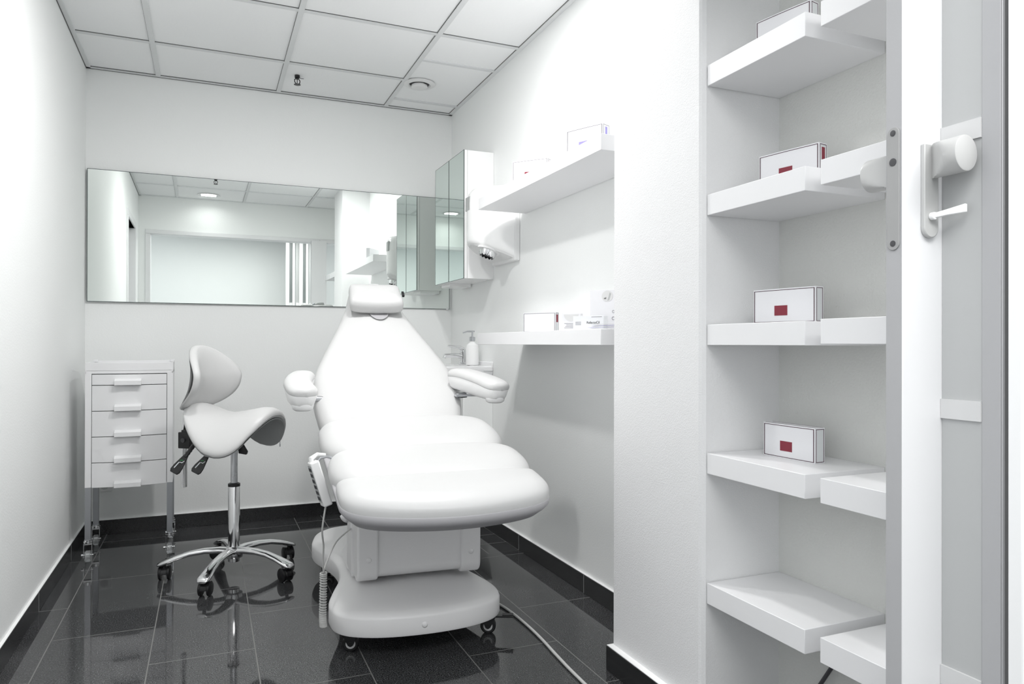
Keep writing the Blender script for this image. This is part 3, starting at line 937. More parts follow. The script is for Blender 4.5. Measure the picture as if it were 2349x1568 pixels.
# ================================================================== SADDLE STOOL
st = thing('saddle_stool', 'white saddle stool with curved backrest on a chrome five-star base', 'stool', (0.110, 3.395, 0))
hub = M()
hub.lathe([(0.02, 0.058), (0.024, 0.06), (0.024, 0.075), (0.036, 0.078), (0.040, 0.10), (0.036, 0.118), (0.026, 0.126)], 32)
obj('hub', hub, m_chrome, st)
mm = M(); mm.lathe([(0.0245, 0.12), (0.0245, 0.392), (0.0235, 0.394)], 36)
obj('column', mm, m_chrome, st)
mm = M(); mm.lathe([(0.0255, 0.388), (0.0255, 0.400), (0.018, 0.404)], 32)
obj('column_collar', mm, m_black, st)
mm = M(); mm.cyl((0, 0, 0.40), (0, 0, 0.60), 0.0145)
obj('gas_lift', mm, m_steel, st)
RB = 0.28
def star_arm(a):
    d_ = Vector((math.cos(a), math.sin(a), 0)); n_ = Vector((-d_.y, d_.x, 0))
    rings = []
    for r, z, w, h_ in ((0.02, 0.104, 0.024, 0.032), (0.06, 0.111, 0.022, 0.028), (0.12, 0.112, 0.020, 0.025), (0.18, 0.105, 0.020, 0.023),
                        (0.23, 0.092, 0.023, 0.023), (0.265, 0.080, 0.027, 0.023), (0.292, 0.071, 0.027, 0.019), (0.306, 0.066, 0.018, 0.012)):
        c_ = d_ * r + Vector((0, 0, z))
        ring = []
        for k in range(16):
            t = 2 * PI * k / 16
            cz = math.sin(t); cx = math.cos(t)
            ring.append(c_ + n_ * (w * math.copysign(abs(cx) ** 0.7, cx)) + Vector((0, 0, h_ * (0.55 * cz if cz > 0 else 0.45 * cz))))
        rings.append(ring)
    m_ = M(); m_.loft(rings)
    return m_
def twin_caster(parent, x, y, ang, r=0.0295):
    c_, s_ = math.cos(ang), math.sin(ang)
    ax = Vector((c_, s_, 0)); fw = Vector((-s_, c_, 0))
    P = Vector((x, y, 0)) + fw * 0.012
    h_ = M()
    h_.cyl((x, y, 0.050), (x, y, 0.070), 0.007, seg=12)
    pts = []
    for k in range(13):
        t = PI * k / 12
        pts.append((0.033 * math.cos(t), 0.030 * math.sin(t)))
    b = []
    for w in (-0.0125, 0.0125):
        b.append([P + ax * w + fw * px + Vector((0, 0, r + pz - 0.002)) for px, pz in pts])
    h_.loft(b)
    hh = obj('caster_body', h_, m_black, parent, bevel=0.002)
    for s2 in (-1, 1):
        w_ = M()
        rings = []
        for wd, rr_ in ((0.0115, 0.018), (0.0125, r), (0.021, r), (0.024, r - 0.005), (0.0245, 0.002)):
            rings.append([P + ax * (s2 * wd) + (fw * math.cos(2 * PI * k / 28) + Vector((0, 0, math.sin(2 * PI * k / 28)))) * rr_ + Vector((0, 0, r)) for k in range(28)])
        w_.loft(rings)
        obj('wheel', w_, m_black, hh, smooth=50)
swiv = [0.2, 1.3, -0.15, -0.35, 0.45]
for i in range(5):
    a = R(29 + 72 * i)
    obj('base_arm', star_arm(a), m_chrome, st, smooth=60)
    twin_caster(st, RB * math.cos(a), RB * math.sin(a), swiv[i])
# seat frame: F forward, N = away side
FB = R(-36)
F = Vector((math.cos(FB), math.sin(FB), 0)); N = Vector((-F.y, F.x, 0))
SZ = 0.700
def seat_h(s_, t):          # s along F (-.2 .. .2), t across (metres)
    u_ = s_ / 0.2
    ridge = 0.006 + 0.050 * max(0, -u_ - 0.05) ** 1.6 + 0.036 * max(0, u_ + 0.05) ** 1.3 - (0.09 * max(0, u_ - 0.80))
    kk = 1.0 + 2.6 * max(0, min(1, (u_ + 0.9) / 1.6))
    return SZ + ridge - kk * t * t * (1.0 + 1.2 * abs(t))
def seat_edge(a):
    c_, s_ = math.cos(a), math.sin(a)
    # s,t on plan
    ss = 0.205 * math.copysign(abs(c_) ** (0.92 if c_ < 0 else 0.72), c_)
    w = 0.205 - 0.02 * (-ss / 0.205) ** 1.3 if ss < 0 else 0.205 - 0.015 * (ss / 0.205) ** 1.5
    tt = w * math.copysign(abs(s_) ** (0.9 if c_ < 0 else 0.78), s_)
    return ss, tt
def seat_surface(thick_off, scale, rows, top=True):
    rings = []
    K = 64
    for ri in rows:
        ring = []
        for k in range(K):
            es, et = seat_edge(2 * PI * k / K)
            s_, t = es * ri[0] * scale, et * ri[0] * scale
            z = seat_h(s_, t) + ri[1]
            p = F * s_ + N * t
            ring.append((p.x, p.y, z))
        rings.append(ring)
    m_ = M(); m_.loft(rings, cap1=top)
    return m_
rows = [(0.02, -0.030), (0.4, -0.030), (0.8, -0.031), (0.96, -0.034), (0.985, -0.028), (1.0, -0.016), (0.995, -0.006), (0.975, 0.0), (0.93, 0.004), (0.85, 0.006), (0.7, 0.007), (0.5, 0.007), (0.3, 0.007), (0.12, 0.007), (0.01, 0.007)]
seat = obj('seat', seat_surface(0, 1.0, rows), m_vinyl, st, smooth=70, label='white vinyl saddle seat')
rows = [(0.05, -0.041), (0.3, -0.041), (0.6, -0.041), (0.85, -0.041), (0.965, -0.040), (0.978, -0.034)]
obj('seat_underside', seat_surface(0, 1.0, rows, False), m_grey, st, smooth=70, label='grey underside of the saddle seat')
# stitched piping
K = 96; pts = []
for k in range(K + 1):
    es, et = seat_edge(2 * PI * k / K); s_, t = es * 0.992, et * 0.992
    p = F * s_ + N * t; pts.append((p.x, p.y, seat_h(s_, t) - 0.019))
mm = M(); mm.tube(pts, 0.0016, 6); obj('piping', mm, m_ltgrey, seat, smooth=60)
es, et = 0.19, 0.10
p = F * 0.120 + N * 0.172
zz = seat_h(0.120, 0.172) - 0.040
mm = M(); mm.cyl((p.x, p.y, zz + 0.012), (p.x, p.y, zz - 0.010), 0.0018, seg=8); mm.box(p.x - 0.003, p.x + 0.003, p.y - 0.001, p.y + 0.001, zz - 0.022, zz - 0.010)
obj('zip_pull', mm, m_steel, st)
# mechanism
def PT(s_, t, z):
    p = F * s_ + N * t
    return Vector((p.x, p.y, z))
def fbox(m_, s0, s1, t0, t1, z0, z1):
    vs = [PT(a, b, c_) for c_ in (z0, z1) for a, b in ((s0, t0), (s1, t0), (s1, t1), (s0, t1))]
    bm = m_.bm
    q = [bm.verts.new(v) for v in vs]
    for idx in [(3, 2, 1, 0), (4, 5, 6, 7), (0, 1, 5, 4), (1, 2, 6, 5), (2, 3, 7, 6), (3, 0, 4, 7)]:
        bm.faces.new([q[i] for i in idx])
mm = M(); fbox(mm, -0.12, 0.05, -0.045, 0.045, 0.605, 0.655); fbox(mm, -0.25, -0.10, -0.025, 0.025, 0.60, 0.63)
mm.cyl((0, 0, 0.59), (0, 0, 0.61), 0.028)
obj('tilt_mechanism', mm, m_black, st, bevel=0.003)
mm = M(); fbox(mm, -0.265, -0.205, -0.026, 0.026, 0.548, 0.620)
cl = PT(-0.235, -0.029, 0.60)
clamp = obj('backrest_clamp', mm, m_black, st, bevel=0.003)
mm = M(); mm.cyl(PT(-0.237, -0.024, 0.585), PT(-0.237, -0.032, 0.585), 0.012, 0.010, seg=18); obj('clamp_bolt', mm, m_darkgrey, clamp)
mm = M(); tb = PT(-0.246, 0, 0)
rings = []
for z, dx in ((0.372, 0.0), (0.62, 0.0), (0.70, 0.012), (0.76, 0.030)):
    c_ = PT(-0.252 + dx, 0, z)
    rings.append([c_ + N * (0.0165 * math.copysign(abs(math.cos(a)) ** .7, math.cos(a))) + F * (0.008 * math.copysign(abs(math.sin(a)) ** .7, math.sin(a))) for a in [2 * PI * k / 20 for k in range(20)]])
mm.loft(rings)
obj('backrest_tube', mm, m_chrome, st, smooth=60, label='flat oval chrome backrest tube')
# levers
def lever(p0, p1, wdt, name='adjusting_lever'):
    p0 = Vector(p0); p1 = Vector(p1)
    d_ = (p1 - p0)
    a = M()
    pts = [p0 + d_ * (i / 14) * 0.55 for i in range(15)]
    a.tube(pts, [0.0098 if i % 2 else 0.0082 for i in range(15)], 10)
    lv_ = obj(name, a, m_black, st, label='black ribbed lever with paddle')
    dn = d_.normalized()
    sd = Vector((0.921, -0.389, 0)); sd = (sd - dn * sd.dot(dn)).normalized()
    nn = dn.cross(sd).normalized()
    if nn.y > 0: nn = -nn
    b = M()
    q0 = p0 + d_ * 0.48
    L_ = d_.length * 0.52
    out_ = [(-0.009, 0), (-0.013, 0.2), (-0.022, 0.65), (-0.023, 0.88), (-0.017, 1.0), (0.017, 1.0), (0.023, 0.88), (0.022, 0.65), (0.013, 0.2), (0.009, 0)]
    b.loft([[q0 + sd * x + dn * (y * L_) + nn * w for x, y in out_] for w in (-0.004, 0.004)])
    pd = obj('paddle', b, m_black, lv_, bevel=0.002)
    g = M()
    for (x0, y0, x1, y1, w) in ((-0.006, 0.45, -0.010, 0.78, 0.0022), (-0.004, 0.44, 0.008, 0.42, 0.0014), (0.006, 0.42, 0.011, 0.30, 0.0014)):
        A_ = q0 + sd * x0 + dn * (y0 * L_) + nn * 0.0046; B_ = q0 + sd * x1 + dn * (y1 * L_) + nn * 0.0046
        g.cyl(A_, B_, w, w, 6)
    obj('white_symbol', g, m_whiteprint, pd)
    g = M()
    for (x0, y0, x1, y1) in ((-0.008, 0.36, 0.004, 0.30),):
        A_ = q0 + sd * x0 + dn * (y0 * L_) + nn * 0.0046; B_ = q0 + sd * x1 + dn * (y1 * L_) + nn * 0.0046
        g.cyl(A_, B_, 0.0012, 0.0012, 6)
    obj('green_symbol', g, m_green, pd)
CR = Vector((0.921, -0.389, 0)); CB = Vector((0.389, 0.921, 0))   # picture right, away
def RP(r, b, z):
    v = CR * r + CB * b
    return (v.x, v.y, z)
lever(RP(-0.130, -0.06, 0.605), RP(-0.206, -0.13, 0.468), 0.02)
lever(RP(-0.040, -0.07, 0.600), RP(-0.112, -0.14, 0.470), 0.02)
b = M()
pts = [RP(0.0, 0.03, 0.60), RP(0.03, 0.03, 0.565), RP(0.048, 0.03, 0.535), RP(0.044, 0.03, 0.522), RP(0.01, 0.03, 0.528)]
b.loft([[Vector(q) + CB * w for q in pts] for w in (-0.008, 0.008)])
obj('adjusting_lever', b, m_black, st, bevel=0.002)
# backrest: curved shell around the sitter
BR = 0.185; BS = -0.090; BZ = 0.872
def back_pt(phi, zz, off):
    # phi angle round vertical axis (0 = centre), zz height about centre, off outward thickness
    lean = 2.6 * (zz - 0.01) ** 2 if zz < 0.01 else 1.1 * (zz - 0.01) ** 2
    rad = BR + off
    cx = BS + 0.115
    s_ = cx - rad * math.cos(phi) - lean
    t = rad * math.sin(phi)
    return PT(s_, t, BZ + zz)
def back_outline(a):
    c_, s_ = math.cos(a), math.sin(a)
    ph = 1.04 * math.copysign(abs(c_) ** 0.85, c_)
    zz = 0.145 * math.copysign(abs(s_) ** 0.8, s_)
    if zz > 0:
        zz *= 1 - 0.45 * (abs(ph) / 1.04) ** 2
    return ph, zz - 0.01 + 0.0 * ph
def back_layer(rows, c0=True):
    rings = []
    for sc_, off in rows:
        ring = []
        for k in range(64):
            ph, zz = back_outline(2 * PI * k / 64)
            ring.append(back_pt(ph * sc_, zz * sc_, off))
        rings.append(ring)
    m_ = M(); m_.loft(rings, cap0=c0)
    return m_
bk = obj('backrest', back_layer([(0.02, 0.010), (0.4, 0.010), (0.8, 0.011), (0.96, 0.012), (0.99, 0.006), (1.0, -0.004), (0.985, -0.014), (0.94, -0.020), (0.8, -0.024), (0.6, -0.026), (0.4, -0.026), (0.2, -0.026), (0.02, -0.026)]), m_vinyl, st, smooth=70, label='white curved vinyl backrest')
obj('backrest_shell', back_layer([(0.965, 0.008), (0.955, 0.012), (0.85, 0.0135), (0.6, 0.0135), (0.3, 0.0135), (0.02, 0.0135)], False), m_black, st, smooth=70, label='black shell behind the backrest')

# ================================================================== TREATMENT CHAIR
BY = R(-4.5)
bed = thing('treatment_chair', 'large white reclined treatment chair with armrests on a wheeled grey base', 'treatment chair', (0.6649, 2.4156, 0), BY)
# base
half = [(0.0, -0.172), (0.13, -0.160), (0.225, -0.125), (0.275, -0.075), (0.291, -0.01), (0.288, 0.06), (0.268, 0.15), (0.238, 0.27), (0.228, 0.40),
        (0.240, 0.52), (0.275, 0.64), (0.303, 0.74), (0.303, 0.84), (0.27, 0.97), (0.18, 1.04), (0.0, 1.06)]
outl = half + [(-x, y) for x, y in reversed(half[1:-1])]
outl = smoothline(outl, 5)
def inset(pts, d_):
    n = len(pts); o_ = []
    for i in range(n):
        a = Vector(pts[i - 1]); b = Vector(pts[(i + 1) % n]); t = (b - a).normalized()
        o_.append((pts[i][0] - t.y * d_, pts[i][1] + t.x * d_))
    return o_
mm = M()
rings = []
for dd_, z in ((0.012, 0.078), (0.003, 0.081), (0.0, 0.088), (0.0, 0.136), (0.003, 0.143), (0.009, 0.148), (0.028, 0.156), (0.031, 0.1565), (0.045, 0.159)):
    rings.append([(x, y, z) for x, y in inset(outl, dd_)])
last = rings[-1]
for f_, z in ((0.8, 0.166), (0.5, 0.172), (0.2, 0.175), (0.02, 0.176)):
    rings.append([(x * f_, 0.45 + (y - 0.45) * (0.55 + 0.45 * f_), z) for x, y, _z in last])
mm.loft(rings)
base = obj('base', mm, m_bedbase, bed, smooth=27, label='moulded pale grey plastic base')
def screw_cap(p, n_, r=0.010, parent=None):
    m_ = M(); n_ = Vector(n_).normalized(); p = Vector(p)
    m_.tube([p - n_ * 0.002, p + n_ * 0.002, p + n_ * 0.005], [r, r * 0.95, r * 0.5], 16)
    obj('screw_cap', m_, m_bedbase, parent or bed, smooth=60)
screw_cap((-0.005, -0.1715, 0.113), (0, -1, 0), parent=base)
screw_cap((-0.262, 0.16, 0.113), (-1, 0, 0), parent=base)
def bed_caster(x, y, ang, pedal=False):
    c_, s_ = math.cos(ang), math.sin(ang)
    ax = Vector((c_, s_, 0)); fw = Vector((-s_, c_, 0)); P = Vector((x, y, 0)) - fw * 0.012
    h_ = M()
    h_.cyl((x, y, 0.079), (x, y, 0.060), 0.016, seg=16)
    for w in (-0.017, 0.014):
        pts = [(-0.016, 0.062), (0.026, 0.064), (0.020, 0.045), (0.008, 0.022), (-0.008, 0.022), (-0.018, 0.045)]
        h_.loft([[P + ax * ww + fw * a + Vector((0, 0, b)) for a, b in pts] for ww in (w, w + 0.003)])
    h_.loft([[P + ax * ww + fw * a + Vector((0, 0, b)) for a, b in [(-0.018, 0.055), (0.026, 0.055), (0.026, 0.066), (-0.018, 0.066)]] for ww in (-0.017, 0.017)])
    f_ = obj('caster_fork', h_, m_black, bed, bevel=0.001)
    w_ = M()
    w_.tube([P + ax * w + Vector((0, 0, 0.027)) for w in (-0.011, -0.008, 0.008, 0.011)], [0.023, 0.027, 0.027, 0.023], 30)
    obj('wheel', w_, m_black, f_)
    r_ = M()
    for s2 in (-1, 1):
        r_.tube([P + ax * (s2 * w) + Vector((0, 0, 0.027)) for w in (0.0108, 0.0122)], [0.016, 0.016], 24)
    obj('wheel_hub', r_, m_ltgrey, f_)
    r_ = M()
    r_.tube([P + ax * w + Vector((0, 0, 0.027)) for w in (-0.0185, 0.0185)], [0.0075, 0.0075], 16)
    obj('axle', r_, m_black, f_)
    if pedal:
        q = M(); fx = fw
        q.loft([[P + ax * w * 0.7 + fx * 0.024 + Vector((0, 0, 0.060)) + Vector((0, 0, h2)) for w, h2 in ((-0.016, -0.003), (0.016, -0.003), (0.016, 0.003), (-0.016, 0.003))],
                [P + ax * w + fx * 0.088 + Vector((0, 0, 0.062)) + Vector((0, 0, h2)) for w, h2 in ((-0.016, -0.002), (0.016, -0.002), (0.016, 0.002), (-0.016, 0.002))]])
        for w in (-0.010, -0.003, 0.004):
            q.cyl(P + ax * w + fx * 0.05 + Vector((0, 0, 0.0645)), P + ax * (w) + fx * 0.087 + Vector((0, 0, 0.0655)), 0.0018, seg=6)
        obj('brake_pedal', q, m_black, f_)
bed_caster(0.262, -0.030, R(-112), True)
bed_caster(-0.235, -0.025, R(78))
bed_caster(0.25, 0.85, R(40)); bed_caster(-0.25, 0.80, R(100))
# lifting column between base and seat
mm = M()
for (x0, x1, y0, y1, zb, zt, tx) in ((-0.185, 0.185, 0.27, 0.62, 0.165, 0.58, 0.02),):
    rings = []
    for z, g in ((0.165, 0.02), (0.20, 0.0), (0.36, -0.005), (0.58, -0.018)):
        rings.append([(x, y, z) for x, y in superell((x1 - x0) / 2 + g, (y1 - y0) / 2 + g, 5, 40, 0, (y0 + y1) / 2)])
    mm.loft(rings)
obj('lift_column', mm, m_bedbase, bed, smooth=45)
mm = M()
mm.loft([[(-0.200, y, z) for y, z in ((0.20, 0.17), (0.36, 0.17), (0.33, 0.56), (0.24, 0.56))], [(-0.180, y, z) for y, z in ((0.20, 0.17), (0.36, 0.17), (0.33, 0.56), (0.24, 0.56))]])
obj('column_side_rib', mm, m_bedbase, bed, bevel=0.006)
# motor housing box under the foot section
def rbox(x0, x1, y0, y1, z0, z1, r=0.03, shear=0.0, k=8, mm=None):
    """box rounded in the y-z section, extruded in x"""
    m_ = mm or M()
    sec = []
    for cy_, cz_, a0 in ((y1 - r, z1 - r, 0), (y0 + r, z1 - r, 90), (y0 + r, z0 + r, 180), (y1 - r, z0 + r, 270)):
        for i in range(k + 1):
            a = R(a0 + 90 * i / k)
            sec.append((cy_ + r * math.cos(a), cz_ + r * math.sin(a)))
    m_.loft([[(x0 + 0.006, y, z) for y, z in [( (y0+y1)/2 + (y-(y0+y1)/2)*0.97, (z0+z1)/2 + (z-(z0+z1)/2)*0.97) for y, z in sec]],
             [(x0, y, z) for y, z in sec], [(x1, y, z) for y, z in sec],
             [(x1 - 0.006 if x1 > x0 else x1, y, z) for y, z in sec]][:3] if False else
            [[(x0, y, z) for y, z in sec], [(x1, y, z) for y, z in sec]])
    return m_
mm = rbox(-0.175, 0.240, 0.085, 0.30, 0.190, 0.44, 0.035)
hs = obj('motor_housing', mm, m_bedbase, bed, bevel=0.008, seg=3)
for x0, x1 in ((-0.192, -0.118), (0.178, 0.252)):
    mm = rbox(x0, x1, 0.075, 0.31, 0.180, 0.45, 0.045)
    obj('housing_end_cover', mm, m_bedbase, bed, bevel=0.008, seg=3)
screw_cap((-0.152, 0.0755, 0.262), (0, -1, 0)); screw_cap((0.215, 0.0755, 0.262), (0, -1, 0))
# ---- seat / foot section on an inclined plane
INC = R(7.8)
def LP(x, y, z):   # coordinates on the inclined plane; y measured horizontally, z above plane
    return (x, y - z * math.sin(INC), 0.563 + (y + 0.486) * math.tan(INC) + z * math.cos(INC))
def slope(m_):
    for v in m_.bm.verts:
        v.co = LP(*v.co)
    return m_
foot_half = [(0.0, -0.612), (0.10, -0.604), (0.20, -0.580), (0.265, -0.545), (0.298, -0.49), (0.304, -0.40), (0.308, -0.2), (0.312, 0.0), (0.312, 0.2), (0.305, 0.33), (0.25, 0.40), (0.0, 0.41)]
fo = foot_half + [(-x, y) for x, y in reversed(foot_half[1:-1])]
fo = [tuple(p) for p in smoothline(fo, 5)]
mm = M(); rings = []
for dd_, z in ((0.13, -0.058), (0.075, -0.052), (0.035, -0.036), (0.012, -0.016), (0.002, -0.004), (0.0, 0.012), (0.003, 0.0155), (0.05, 0.0155)):
    rings.append([(x, y, z) for x, y in inset(fo, dd_)])
mm.loft(rings); slope(mm)
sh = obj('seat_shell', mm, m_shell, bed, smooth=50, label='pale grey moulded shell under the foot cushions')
screw_cap((-0.285, -0.44, 0.535), (-0.7, -0.3, -0.6), 0.014, sh)
# three puffy rolls
def roll(y0, y1, a, T, front_round, name='cushion_roll', lift=0.0):
    pts = []
    cy_ = (y0 + y1) / 2; b = (y1 - y0) / 2
    K = 72
    for i in range(K):
        t = 2 * PI * i / K
        c_, s_ = math.cos(t), math.sin(t)
        x = a * math.copysign(abs(c_) ** 0.50, c_)
        y = b * math.copysign(abs(s_) ** 0.62, s_)
        if s_ < 0 and front_round:
            y += front_round * abs(x / a) ** 2
            if front_round > 0.05:      # follow the rounded front of the shell
                y = b * 1.12 * math.copysign(abs(s_) ** 0.5, s_)
                ys = 0.004 + min((fy for fx, fy in fo if abs(abs(fx) - abs(x)) < 0.012), default=-0.5)
                y = max(y, ys - cy_)
        pts.append((x, cy_ + y))
    if front_round > 0.05:
        ins = inset(fo, 0.002)
        k0 = len(ins)
        R_ = [p for p in ins[:k0 // 2] if p[1] < -0.37 and p[0] >= -0.001]
        L_ = [p for p in ins[k0 // 2:] if p[1] < -0.37 and p[0] < -0.001]
        bk_ = []
        for i in range(1, 24):
            t = PI * i / 24
            c_, s_ = math.cos(t), math.sin(t)
            bk_.append((R_[-1][0] * math.copysign(abs(c_) ** 0.62, c_), -0.372 + (y1 + 0.372) * abs(s_) ** 0.6))
        pts = [tuple(p) for p in R_] + bk_ + [tuple(p) for p in L_]
    m_ = M(); rings = []
    rings.append([(x * 0.99, cy_ + (y - cy_) * 0.985, 0.004) for x, y in pts])
    rings.append([(x, cy_ + (y - cy_), 0.014) for x, y in pts])
    N_ = 12
    front_pow = 3.2
    for i in range(N_ + 1):
        q = i / N_ * PI / 2 * 0.985
        sx = 1 - (1 - math.cos(q)) * 0.42 if i < N_ else 0.55
        # shrink edge: distance-based so the rim is round and the top is broad
        sc_x = 1 - 0.20 * (1 - math.cos(q)) / 1.0
        sc_y = 1 - 0.62 * (1 - math.cos(q)) / 1.0
        z = 0.026 + lift + (T - 0.026) * math.sin(q)
        rings.append([(x * sc_x, cy_ + (y - cy_) * sc_y, z) for x, y in pts])
    rings.append([(x * 0.5, cy_ + (y - cy_) * 0.12, T + 0.002 + lift) for x, y in pts])
    m_.loft(rings)
    return slope(m_)
obj('foot_cushion', roll(-0.608, -0.325, 0.303, 0.066, 0.105), m_vinyl, bed, smooth=70)
obj('leg_cushion', roll(-0.420, -0.040, 0.311, 0.076, 0.02), m_vinyl, bed, smooth=70)
obj('seat_cushion', roll(-0.135, 0.36, 0.318, 0.080, 0.02), m_vinyl, bed, smooth=70)
# ---- backrest on a plane 38 deg
AB = R(38); yh, zh = 0.334, 0.655
def BP(x, s_, o):    # s along the back from the hip, o out of the surface
    return (x - 0.012, yh + s_ * math.cos(AB) - o * math.sin(AB), zh + s_ * math.sin(AB) + o * math.cos(AB))
bhalf = [(0.0, -0.04), (0.16, -0.035), (0.248, -0.01), (0.272, 0.06), (0.287, 0.12), (0.300, 0.19), (0.306, 0.26), (0.301, 0.345), (0.288, 0.42), (0.258, 0.51), (0.226, 0.60), (0.190, 0.70),
         (0.160, 0.79), (0.133, 0.88), (0.118, 0.955), (0.095, 1.02), (0.0, 1.04)]
bo = bhalf + [(-x, y) for x, y in reversed(bhalf[1:-1])]
bo = smoothline(bo, 4)
mm = M(); rings = []
for dd_, z in ((0.03, -0.085), (0.012, -0.080), (0.003, -0.062), (0.0, -0.045), (0.003, -0.022), (0.012, -0.006), (0.026, 0.004), (0.040, 0.009)):
    rings.append([BP(x, y, z) for x, y in inset(bo, dd_)])
last = inset(bo, 0.040)
for f_, z in ((0.8, 0.014), (0.5, 0.019), (0.2, 0.021), (0.02, 0.022)):
    rings.append([BP(x * f_, 0.5 + (y - 0.5) * (0.75 + 0.25 * f_), z) for x, y in last])
mm.loft(rings)
obj('back_cushion', mm, m_vinyl, bed, smooth=60, label='white tapering back cushion')
mm = M(); rings = []
for dd_, z in ((0.07, -0.125), (0.03, -0.115), (0.012, -0.10), (0.008, -0.082)):
    rings.append([BP(x, y, z) for x, y in inset(bo, dd_)])
mm.loft(rings)
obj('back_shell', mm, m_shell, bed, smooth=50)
# face hole at the top with grey inside plug
mm = M(); rings = []
for r_, o in ((1.0, 0.012), (1.06, 0.0150), (1.0, 0.016), (0.9, 0.0145)):
    rings.append([BP(0.012 + 0.052 * r_ * math.cos(a), 0.835 + 0.100 * r_ * math.sin(a), o + 0.014) for a in [2 * PI * k / 40 for k in range(40)]])
mm.loft(rings)
obj('face_hole_plug', mm, m_shell, bed, smooth=60, label='light grey plug of the face hole')
# head pillow
def hp(x, s_, o):
    return BP(x + 0.012, s_, o)
pl_ = superell(0.122, 0.088, 9, 64)
mm = M(); rings = []
for sx, sy, z in ((0.90, 0.86, 0.030), (0.97, 0.96, 0.034), (1.0, 1.0, 0.05), (0.995, 0.98, 0.068), (0.965, 0.93, 0.082), (0.90, 0.80, 0.092), (0.7, 0.5, 0.098), (0.3, 0.2, 0.10)):
    rings.append([hp(x * sx * (1 + 0.10 * (-y / 0.088) * 0.3) - 0.012, 0.853 + y * sy, z + 0.012 * (x / 0.133) ** 2 * (1 if y < 0 else 0.3)) for x, y in pl_])
mm.loft(rings)
hd = obj('head_pillow', mm, m_vinyl, bed, smooth=65, label='white rectangular head pillow')
mm = M()
mm.loft([[hp(x, s_, 0.030) for x, s_ in ((-0.045, 0.955), (0.02, 0.955), (0.02, 0.995), (-0.03, 0.995))], [hp(x, s_, 0.052) for x, s_ in ((-0.045, 0.955), (0.02, 0.955), (0.02, 0.995), (-0.03, 0.995))]])
obj('pillow_strap', mm, m_vinyl, bed, bevel=0.006)
mm = M()
mm.loft([[hp(x, s_, 0.030) for x, s_ in ((-0.062, 0.975), (-0.042, 0.975), (-0.042, 0.990), (-0.062, 0.990))], [hp(x, s_, 0.046) for x, s_ in ((-0.062, 0.975), (-0.042, 0.975), (-0.042, 0.990), (-0.062, 0.990))]])
obj('strap_ring', mm, m_steel, bed, bevel=0.004)
mm = M()
mm.loft([[hp(x, s_, 0.022) for x, s_ in ((0.128, 0.925), (0.140, 0.925), (0.140, 0.96), (0.128, 0.96))], [hp(x, s_, 0.034) for x, s_ in ((0.128, 0.925), (0.140, 0.925), (0.140, 0.96), (0.128, 0.96))]])
obj('strap_buckle', mm, m_black, bed, bevel=0.002, label='small black strap buckle')
# ---- armrests
def armrest(path, w, name_label):
    """path: list of (x,y,z) from rear to front tip"""
    P = smoothline(path, 6, closed=False); P = [Vector(p) for p in P]
    n = len(P)
    pad = M(); shell = M(); r1 = []; r2 = []
    for i, p in enumerate(P):
        f_ = i / (n - 1)
        a = P[max(0, i - 1)]; b = P[min(n - 1, i + 1)]; t = (b - a).normalized()
        sd = Vector((0, 0, 1)).cross(t).normalized(); up = t.cross(sd).normalized()
        if up.z < 0: up = -up
        endr = min(1, math.sqrt(max(0.02, 1 - max(0, (f_ - 0.80) / 0.20) ** 2.2)), math.sqrt(max(0.05, 1 - max(0, (0.10 - f_) / 0.10) ** 2)))
        W_ = w * (0.88 + 0.12 * f_) * endr
        ring = []
        for k in range(20):
            q = 2 * PI * k / 20; c_, s_ = math.cos(q), math.sin(q)
            ring.append(p + sd * (W_ * math.copysign(abs(c_) ** 0.75, c_)) + up * ((0.030 if s_ > 0 else 0.010) * math.copysign(abs(s_) ** 0.8, s_) * endr ** 0.4))
        r1.append(ring)
        ring = []
        for k in range(20):
            q = 2 * PI * k / 20; c_, s_ = math.cos(q), math.sin(q)
            dp = 0.050 + 0.012 * math.sin(PI * min(1, f_ * 1.1))
            ring.append(p - up * 0.005 + sd * (W_ * (0.96 if s_ > -0.2 else 0.86) * math.copysign(abs(c_) ** 0.6, c_)) + up * ((0.004 if s_ > 0 else dp) * math.copysign(abs(s_) ** 0.6, s_) * endr ** 0.6))
        r2.append(ring)
    pad.loft(r1); shell.loft(r2)
    s_o = obj('armrest_shell', shell, m_plastic, bed, smooth=60, label=name_label)
    obj('armrest_pad', pad, m_vinyl, s_o, smooth=70)
    # small stub foot under the tip
    k = M(); q = P[int(n * 0.82)]
    k.lathe([(0.026, -0.067), (0.036, -0.061), (0.040, -0.045), (0.036, -0.03)], 24, mtx=Matrix.Translation(q))
    obj('armrest_stop', k, m_plastic, s_o, smooth=60)
armrest([(-0.352, 0.56, 0.880), (-0.370, 0.49, 0.872), (-0.380, 0.40, 0.858), (-0.372, 0.31, 0.842), (-0.355, 0.23, 0.826)], 0.056, 'white left armrest')
armrest([(0.275, 0.57, 0.880), (0.303, 0.50, 0.880), (0.338, 0.42, 0.868), (0.368, 0.34, 0.852), (0.392, 0.26, 0.833)], 0.058, 'white right armrest')
mm = M(); mm.cyl((-0.365, 0.50, 0.80), (-0.26, 0.52, 0.79), 0.012); mm.cyl((0.31, 0.50, 0.80), (0.24, 0.53, 0.79), 0.012)
mm.box(0.255, 0.345, 0.46, 0.50, 0.795, 0.803)
obj('armrest_bracket', mm, m_steel, bed)
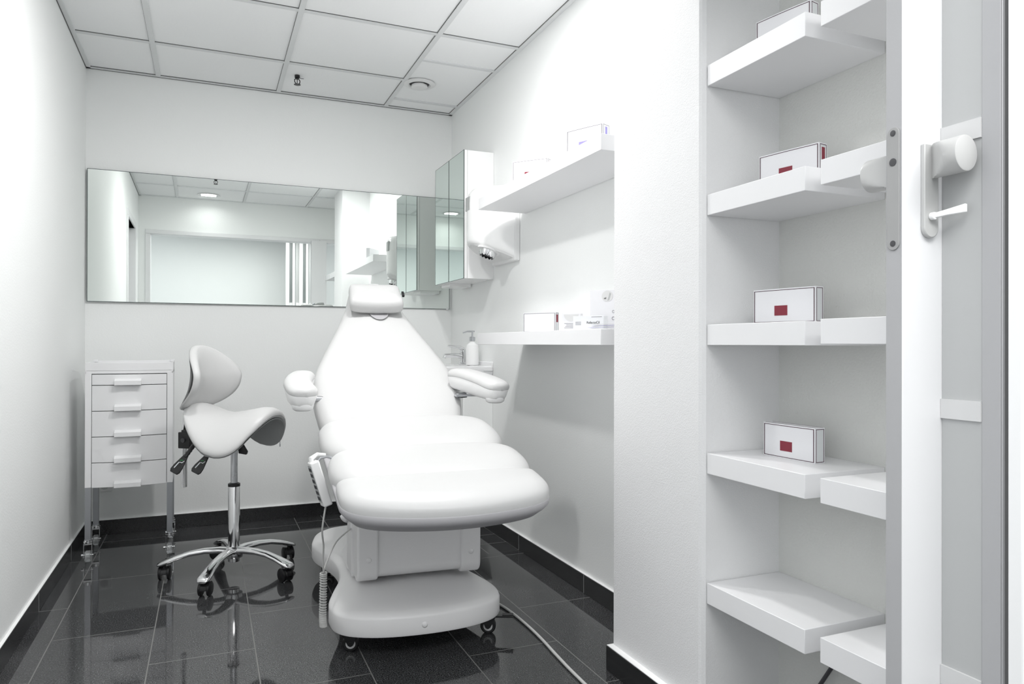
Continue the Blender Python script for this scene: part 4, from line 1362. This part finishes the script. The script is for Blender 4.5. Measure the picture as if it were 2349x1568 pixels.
# ---- hand control hanging on the left side
hk = M(); hk.tube([(-0.28, -0.12, 0.648), (-0.31, -0.135, 0.662), (-0.330, -0.15, 0.660), (-0.342, -0.155, 0.650)], 0.005, 8)
obj('control_hook', hk, m_steel, bed)
hs_ = Matrix.Translation((-0.338, -0.17, 0.590)) @ Matrix.Rotation(R(-17), 4, 'Y') @ Matrix.Rotation(R(12), 4, 'Z')
hc = M(); hc.box(-0.010, 0.018, -0.022, 0.022, -0.078, 0.066, mtx=hs_)
hco = obj('hand_control', hc, m_white, bed, bevel=0.005, seg=3, label='white hand control with dark button strip')
hc = M(); hc.box(-0.0115, -0.0095, -0.017, 0.017, -0.062, 0.056, mtx=hs_)
kp = obj('keypad', hc, m_grey, hco, bevel=0.0005)
hc = M()
for k in range(6):
    for sx in (-0.008, 0.008):
        hc.box(-0.0130, -0.0112, sx - 0.005, sx + 0.005, -0.055 + k * 0.0185, -0.044 + k * 0.0185, mtx=hs_)
obj('button', hc, m_darkgrey, kp, bevel=0.0005)
hc = M(); hc.tube([hs_ @ Vector((0.0, 0, 0.06)), hs_ @ Vector((0.0, 0.0, 0.075)), (-0.340, -0.15, 0.672), (-0.315, -0.14, 0.668)], [0.009, 0.008, 0.006, 0.005], 10)
obj('hanging_loop', hc, m_white, hco)

# spiral cord: straight run, coil, then run to the base
c0 = hs_ @ Vector((0.0, 0, -0.078))
mm = M()
mm.tube(smoothline([tuple(c0), (-0.325, -0.165, 0.44), (-0.318, -0.12, 0.38), (-0.318, -0.10, 0.33), (-0.316, -0.09, 0.285)], 6, closed=False), 0.0028, 8)
pts = []
turns = 26
axp = smoothline([(-0.316, -0.09, 0.285), (-0.317, -0.09, 0.22), (-0.318, -0.09, 0.15), (-0.316, -0.09, 0.115)], 10, closed=False)
n_ = turns * 10
for i in range(n_ + 1):
    f_ = i / n_ * (len(axp) - 1); j = min(int(f_), len(axp) - 2); q = Vector(axp[j]).lerp(Vector(axp[j + 1]), f_ - j)
    a = 2 * PI * i / 10
    pts.append((q.x + 0.0095 * math.cos(a), q.y + 0.0095 * math.sin(a), q.z))
mm.tube(pts, 0.0028, 6)
mm.tube(smoothline([(-0.316, -0.085, 0.285), (-0.300, -0.02, 0.30), (-0.26, 0.10, 0.33), (-0.20, 0.22, 0.34)], 6, closed=False), 0.0028, 8)
obj('spiral_cord', mm, m_cord, bed, smooth=60, label='light grey coiled cord')
# power cord over the floor towards the viewer
mm = M(); mm.tube(smoothline([(0.93, 2.75, 0.05), (1.00, 2.70, 0.008), (1.042, 2.612, 0.006), (1.058, 2.481, 0.006), (1.059, 2.284, 0.006), (1.045, 2.081, 0.006), (1.038, 1.951, 0.006), (1.036, 1.78, 0.006), (1.05, 1.3, 0.006), (1.0, 0.5, 0.006)], 6, closed=False), 0.0052, 10)
tag(obj('power_cord', mm, m_cord, smooth=60), 'light grey power cord running over the floor from the treatment chair', 'cord')
